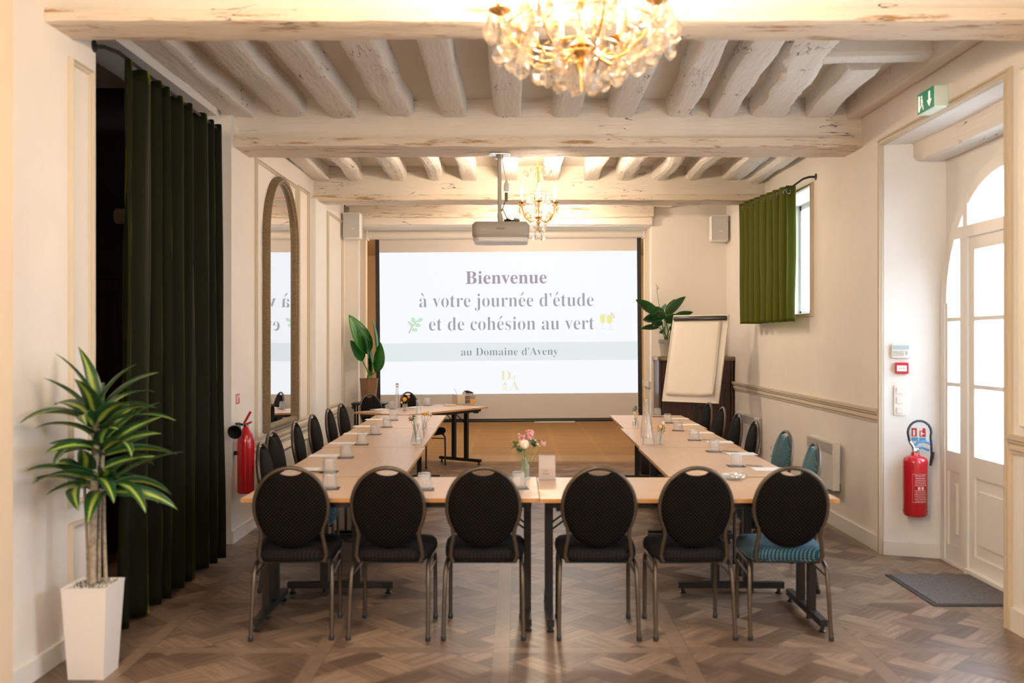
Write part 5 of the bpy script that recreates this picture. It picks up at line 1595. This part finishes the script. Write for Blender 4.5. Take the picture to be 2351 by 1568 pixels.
# flipchart: board leans back, turned to the left
nh = Vector((-.6, -.8, 0)); wv_ = Vector((.8, -.6, 0)); lean = radians(16)
ec = Vector((2.065, 11.0, 1.375))
ez = thing('flipchart_easel', 'flipchart easel with blank paper pad and black clamp bar', 'flipchart', (ec.x, ec.y, 0))
upv = (Vector((0, 0, 1)) * cos(lean) - nh * sin(lean)).normalized(); nv = wv_.cross(upv).normalized()
if nv.dot(nh) < 0: nv = -nv
B = Matrix(((wv_.x, -nv.x, upv.x, 0), (wv_.y, -nv.y, upv.y, 0), (wv_.z, -nv.z, upv.z, 1.375), (0, 0, 0, 1)))   # local x=width, y=into board, z=up
MB().rbox((0, 0, 0), (.70, .018, 1.04), .015, axis=1, M=B).build('board', BOARD, parent=ez)
MB().b2(-.352, -.34, -.014, .012, -.52, .52, M=B).b2(.34, .352, -.014, .012, -.52, .52, M=B).b2(-.35, .35, -.014, .012, -.522, -.51, M=B).b2(-.35, .35, -.014, .012, .51, .522, M=B).build('rim', BOARD_EDGE, parent=ez, smooth=None)
MB().rbox((.0, -.024, .475), (.67, .035, .05), .012, axis=0, M=B).build('clamp_bar', BLACK_PL, parent=ez)
vs = []; fs = []
for i in range(21):
    for j in range(13):
        u, v = j / 12, i / 20
        x = -.325 + .60 * u + .02 * v; z = .45 - .90 * v
        curl = .045 * max(0, (u - .55) / .45) ** 2 * max(0, (v - .6) / .4) ** 2
        vs.append((x, -.020 - .004 * v - curl, z + curl * .4))
for i in range(20):
    for j in range(12):
        a_ = i * 13 + j; fs.append((a_, a_ + 1, a_ + 14, a_ + 13))
pp = MB().add(vs, fs, B).build('paper_pad', FLIP, parent=ez, smooth=60); md = pp.modifiers.new('thickness', 'SOLIDIFY'); md.thickness = .004
bk = -nv
foot = Vector((0, 0, 0))
MB().tube([(0, 0, .02), (0, 0, 1.0)], .026, 12).tube([(bk.x * .02, bk.y * .02, .9), (bk.x * .10, bk.y * .10, 1.5)], .018, 10).build('post', BLACK, parent=ez, smooth=60)
for k in range(4):
    a = radians(20 + 90 * k)
    MB().tube([(0, 0, .06), (.30 * cos(a), .30 * sin(a), .02)], .018, 8).build('leg', BLACK, parent=ez, smooth=60)

bg = MB().rbox((0, 0, .19), (.34, .22, .38), .06, axis=2).build('floor_bag', BLACK_PL); bg2 = MB().tube([(-.08, 0, .37), (-.06, 0, .45), (.06, 0, .45), (.08, 0, .37)], .008, 6)
tag(bg, 'black bag standing on the floor under the far end of the right row', 'bag', loc=(1.62, 11.35, 0))
bg2.build('handle', BLACK_PL, parent=bg)

# ------------------------------------------------------------------ electric heaters
def heater(lab, y0, y1):
    t = thing('panel_heater', lab, 'heater', (XR, (y0 + y1) / 2, .33), 0, 'white electric heaters on the right wall')
    h = (y1 - y0) / 2
    MB().b2(-.085, -.03, -h, h, 0, .40).build('casing', WHITE_PL, parent=t, smooth=None)
    mb = MB()
    for k in range(7): mb.b2(-.089, -.085, -h + .02, h - .02, .30 + .013 * k, .305 + .013 * k)
    mb.build('vent_grille', mat('heater_vent', (.30, .28, .25, 1), .6), parent=t, smooth=None)
    MB().b2(-.03, -.0, -h + .05, h - .05, .05, .36).b2(-.07, -.03, -h - .012, -h, .16, .38).build('wall_bracket', WHITE_PL, parent=t, smooth=None)
    MB().lathe([(.012, 0), (.012, .012)], n=12, M=Matrix.Translation((-.05, -h - .012, .22)) @ Matrix.Rotation(pi / 2, 4, 'X')).build('thermostat_knob', WHITE_PL, parent=t)
heater('white panel heater on the right wall behind the teal chairs', 7.94, 8.66)
heater('white panel heater on the right wall beside the cupboard', 10.56, 11.46)
so = thing('wall_socket', 'white double power socket on the right wall between the heaters', 'socket', (XR, 10.15, .40))
MB().b2(-.012, 0, -.045, .045, -.09, .09).build('plate', WHITE_PL, parent=so, smooth=None)
for z in (.035, -.045):
    MB().lathe([(.020, 0), (.020, .003)], n=16, M=Matrix.Translation((-.012, 0, z)) @ Matrix.Rotation(-pi / 2, 4, 'Y')).build('outlet', GREYM, parent=so)

# ------------------------------------------------------------------ extinguishers
def bands(mb, t, x0, x1, z0, z1, rows, y, seed):
    pass
ex = thing('fire_extinguisher', 'red water extinguisher with a looped black hose on the right door reveal', 'fire extinguisher', (2.885, 6.90, .32))
MB().lathe([(.03, -.004), (.075, .0), (.084, .015), (.085, .385), (.081, .408), (.064, .424), (.030, .434), (.026, .455)], n=32).build('cylinder', RED, parent=ex, smooth=50)
MB().lathe([(.0862, .345), (.0862, .350)], n=32, cap=False).lathe([(.0862, .03), (.0862, .035)], n=32, cap=False).build('weld_ring', RED, parent=ex)
MB().rbox((0, 0, .468), (.05, .04, .035), .01).tube([(0, 0, .44), (-.02, -.01, .50), (-.045, -.01, .535)], .011, 8).build('valve', CHROME, parent=ex)
MB().tube([(-.02, 0, .49), (.02, -.005, .53), (.06, -.005, .535), (.12, -.005, .515)], .009, 8).tube([(-.005, 0, .48), (.05, 0, .49), (.10, 0, .47)], .008, 6).build('lever', BLUE, parent=ex)
pts = [(-.045, -.01, .535)] + [(.025 + .085 * cos(t_), -.015, .60 + .085 * sin(t_)) for t_ in [radians(200 - 20 * k) for k in range(0, 12)]] + [(.112, -.01, .52), (.115, -.01, .44), (.105, -.01, .36)]
MB().tube(pts, .0085, 10).build('hose', mat('blue_black_hose', (.012, .025, .045, 1), .35), parent=ex, smooth=60)
MB().tube([(.105, -.012, .36), (.118, -.015, .42), (.120, -.015, .46)], [.008, .011, .013], 10).build('nozzle', BLACK_PL, parent=ex)
# printed panel wraps the cylinder
def on_cyl(mb, a0, a1, z0, z1, r=.0856):
    n = max(1, int((a1 - a0) / .12)); ring = []
    for i in range(n + 1):
        a = -pi / 2 + a0 + (a1 - a0) * i / n
        ring.append((r * cos(a), r * sin(a)))
    k = [(x, y, z0) for x, y in ring] + [(x, y, z1) for x, y in ring]
    mb.add(k, [(i, i + 1, n + 2 + i, n + 1 + i) for i in range(n)])
PALE = mat('pale_print_lines', (.72, .55, .52, 1), .5)
mb = MB()
for (a0, a1, z0, z1) in ((-.62, .72, .305, .307), (-.62, .72, .105, .107), (-.62, -.61, .105, .307), (.71, .72, .105, .307)): on_cyl(mb, a0, a1, z0, z1)
rr = random.Random(6)
for k in range(14):
    z = .275 - k * .0125
    if 5 <= k <= 6: continue
    a = -.45 + rr.uniform(0, .1)
    while a < .5:
        w_ = rr.uniform(.05, .18); on_cyl(mb, a, min(a + w_, .6), z, z + (.006 if k == 0 else .004)); a += w_ + .04
for a in (-.18, .12): on_cyl(mb, a, a + .20, .196, .218)
mb.build('printed_label', PALE, parent=ex, smooth=None)
tm = text_mesh('EXTINCTEUR', .01, False); place_text(tm, -.035, .04, .290, .014)
tm.v = [(.0862 * sin(v[0] / .086), -.0862 * cos(v[0] / .086), v[2]) for v in tm.v]; tm.build('label_heading', PALE, parent=ex, smooth=None)
MB().b2(-.03, .03, .05, .087, .30, .34).build('wall_bracket', BLACK_PL, parent=ex, smooth=None)

e2 = thing('fire_extinguisher', 'red gas extinguisher with a black horn on the left wall', 'fire extinguisher', (-2.13, 7.50, .385))
MB().lathe([(.03, -.003), (.058, .0), (.066, .012), (.067, .40), (.055, .46), (.030, .50), (.020, .52)], n=28).build('cylinder', RED, parent=e2, smooth=50)
MB().rbox((0, 0, .535), (.04, .035, .035), .01).build('valve', CHROME, parent=e2)
MB().tube([(-.01, -.01, .55), (.02, -.02, .60), (.045, -.03, .64)], .010, 8).tube([(.0, -.01, .54), (.05, -.02, .56)], .008, 8).build('lever', RED, parent=e2)
MB().tube([(-.02, 0, .535), (-.05, -.03, .55), (-.05, -.08, .55)], .010, 8).lathe([(.012, 0), (.020, .02), (.052, .12), (.055, .13), (.050, .13), (.01, .02)], n=24, M=Matrix.Translation((-.03, -.07, .53)) @ Matrix.Rotation(radians(105), 4, 'X')).build('horn', BLACK_PL, parent=e2, smooth=50)
tm = MB()
for k in range(8):
    for i in range(3): tm.b2(.055, .0675, -.03 + .02 * i, -.016 + .02 * i, .16 + .02 * k, .164 + .02 * k) if (k * 3 + i) % 4 else None
MB().b2(-.088, -.06, -.02, .02, .30, .33).build('wall_bracket', BLACK_PL, parent=e2, smooth=None)

# ------------------------------------------------------------------ signs and panels
ev = Vector((3.12 - XR, 6.925 - DY1, 0)).normalized()   # along the reveal
ra = atan2(ev.y, ev.x)
def reveal(px, py):
    # ray through pixel meets the reveal plane
    k = (px - CX) / FPX
    # points: X = XR + s*ev.x, Y = DY1 + s*ev.y, X = kY
    s_ = (k * DY1 - XR) / (ev.x - k * ev.y)
    X, Y = XR + s_ * ev.x, DY1 + s_ * ev.y
    return (X, Y, CAM_H - (py - CY) * Y / FPX)
q = reveal(2068, 806)
kp = thing('alarm_keypad', 'white alarm keypad with pale blue screen on the door reveal', 'keypad', q, ra)
MB().rbox((0, -.014, 0), (.132, .028, .105), .012, axis=1).build('housing', WHITE_PL, parent=kp)
MB().b2(-.055, .055, -.030, -.028, .012, .042).build('screen', mat('pale_blue_lcd', (.42, .56, .62, 1), .3), parent=kp, smooth=None)
for i in range(4):
    for j in range(3): MB().rbox((-.045 + .020 * i, -.030, -.004 - .013 * j), (.015, .005, .009), .002, axis=1).build('key', GREYM, parent=kp)
MB().rbox((.040, -.030, -.014), (.010, .005, .030), .002, axis=1).build('key', GREY_PL, parent=kp)
q = reveal(2070, 845)
cp = thing('fire_call_point', 'red fire call point below the alarm keypad', 'call point', q, ra)
MB().rbox((0, -.020, 0), (.092, .040, .082), .006, axis=1).build('housing', REDF, parent=cp)
MB().b2(-.033, .033, -.042, -.040, -.022, .020).build('break_glass', PAPER, parent=cp, smooth=None)
mb = MB()
for x in (-.015, .0, .015): mb.rbox((x, -.0425, 0), (.007, .001, .007), .003, axis=1)
mb.build('printed_symbol', INK, parent=cp, smooth=None)
q = reveal(2066, 919)
sw = thing('light_switch_panel', 'tall white plate with three light switches on the door reveal', 'light switch', q, ra)
MB().rbox((0, -.006, 0), (.082, .012, .225), .012, axis=1).build('plate', TRIM_W, parent=sw)
for z in (-.072, 0, .072):
    MB().rbox((0, -.015, z), (.045, .010, .045), .004, axis=1).build('rocker', WHITE_PL, parent=sw)
q = reveal(2109, 998)
sg = thing('extinguisher_sign', 'small red, white and blue instruction sign above the red water extinguisher', 'sign', q, ra)
MB().b2(-.052, .052, -.003, 0, -.052, .052).build('plate', WHITE_PL, parent=sg, smooth=None)
MB().b2(-.048, -.012, -.0036, -.003, -.014, .048).b2(.006, .048, -.0036, -.003, -.014, .030).b2(.026, .046, -.0036, -.003, .03, .048).build('red_fields', REDF, parent=sg, smooth=None)
MB().b2(-.038, -.024, -.0042, -.0036, -.008, .034).b2(.014, .024, -.0042, -.0036, -.008, .024).b2(.022, .040, -.0042, -.0036, .004, .012).build('white_pictograms', WHITE_PL, parent=sg, smooth=None)
MB().b2(-.048, -.003, -.0036, -.003, -.046, -.020).b2(.003, .048, -.0036, -.003, -.046, -.020).build('blue_fields', mat('sign_blue', (.10, .38, .62, 1), .5), parent=sg, smooth=None)
q = (XL, 7.58, 1.12)
s2 = thing('fire_sign', 'small red fire sign on the left wall above the gas extinguisher', 'sign', q)
MB().b2(0, .003, -.055, .055, -.085, .045).build('plate', WHITE_PL, parent=s2, smooth=None)
MB().b2(.003, .004, -.05, .05, -.04, .04).build('red_field', REDF, parent=s2, smooth=None)
MB().b2(.004, .0048, -.030, -.012, -.03, .02).b2(.004, .0048, -.032, -.008, .022, .030).b2(.004, .0048, .006, .014, -.03, .03).b2(.004, .0048, .018, .036, .008, .03).build('white_pictogram', WHITE_PL, parent=s2, smooth=None)
# exit light
xs = thing('exit_sign', 'green emergency exit light box above the door recess', 'exit sign', (XR, 6.08, 3.115))
MB().b2(-.02, 0, -.13, .13, -.075, .075).build('back_plate', WHITE_PL, parent=xs, smooth=None)
MB().rbox((-.065, 0, 0), (.09, .25, .14), .012, axis=0).build('diffuser', mat('frosted_diffuser', (.62, .68, .60, 1), .3, emit=((.6, .8, .6, 1), .03)), parent=xs)
fc = MB().b2(-.112, -.110, -.12, .12, -.066, .066).build('green_face', GREEN_S, parent=xs, smooth=None)
WE = mat('exit_white', (.8, .8, .76, 1), .5, emit=((1, .95, .8, 1), .12))
mb = MB()   # down arrow and running figure beside a doorway (seen from the room: far end is left)
mb.prism([(-.055, -.048), (-.020, -.006), (-.044, -.006), (-.044, .048), (-.066, .048), (-.066, -.006), (-.090, -.006)], 0, -.1130, -.1121)
mb.b2(-.113, -.1121, .085, .108, -.052, .050)
mb.sphere((-.1126, .058, .036), (.0008, .010, .010), 8, 6)
mb.prism([(.070, .022), (.046, .024), (.040, -.006), (.062, -.010)], 0, -.113, -.1121)
mb.prism([(.062, -.008), (.052, -.008), (.034, -.026), (.030, -.050), (.038, -.050), (.044, -.030)], 0, -.113, -.1121)
mb.prism([(.064, -.008), (.056, -.008), (.070, -.030), (.088, -.038), (.090, -.030), (.076, -.022)], 0, -.113, -.1121)
mb.build('pictogram', WE, parent=fc, smooth=None)

# cable along the reveal skirting, doormat, wall spotlight in the passage
pts = [reveal(2060, 1250), reveal(2085, 1245), reveal(2110, 1248), reveal(2140, 1260), reveal(2165, 1262), reveal(2178, 1262)]
pts = [(a, b - .006, c) for a, b, c in pts]
o = MB().tube(pts, .003, 5).build('loose_cable', GREY_PL); tag(o, 'thin grey cable drooping along the skirting of the door reveal', 'cable')
mt_ = thing('doormat', 'dark grey ribbed doormat on the floor inside the arched door', 'doormat', (2.80, 6.06, 0))
MB().b2(-.31, .31, -.38, .38, 0, .007).build('rubber_border', RUBBER, parent=mt_, smooth=None)
MB().b2(-.285, .30, -.355, .355, .0072, .012).build('pile', MAT_RUG, parent=mt_, smooth=None)
wl = MB().tube([(-2.95, 7.03, 2.50), (-2.80, 7.03, 2.50)], .055, 20).build('wall_spotlight', mat('cream_enamel', (.55, .42, .28, 1), .4)); tag(wl, 'cream cylindrical wall light in the dark passage behind the curtain', 'wall light')
MB().tube([(-2.80, 7.03, 2.50), (-2.785, 7.03, 2.50)], .058, 20).build('black_rim', BLACK, parent=wl)
MB().b2(-2.91, -2.87, 7.03, 7.2, 2.48, 2.52).build('wall_arm', BLACK, parent=wl)
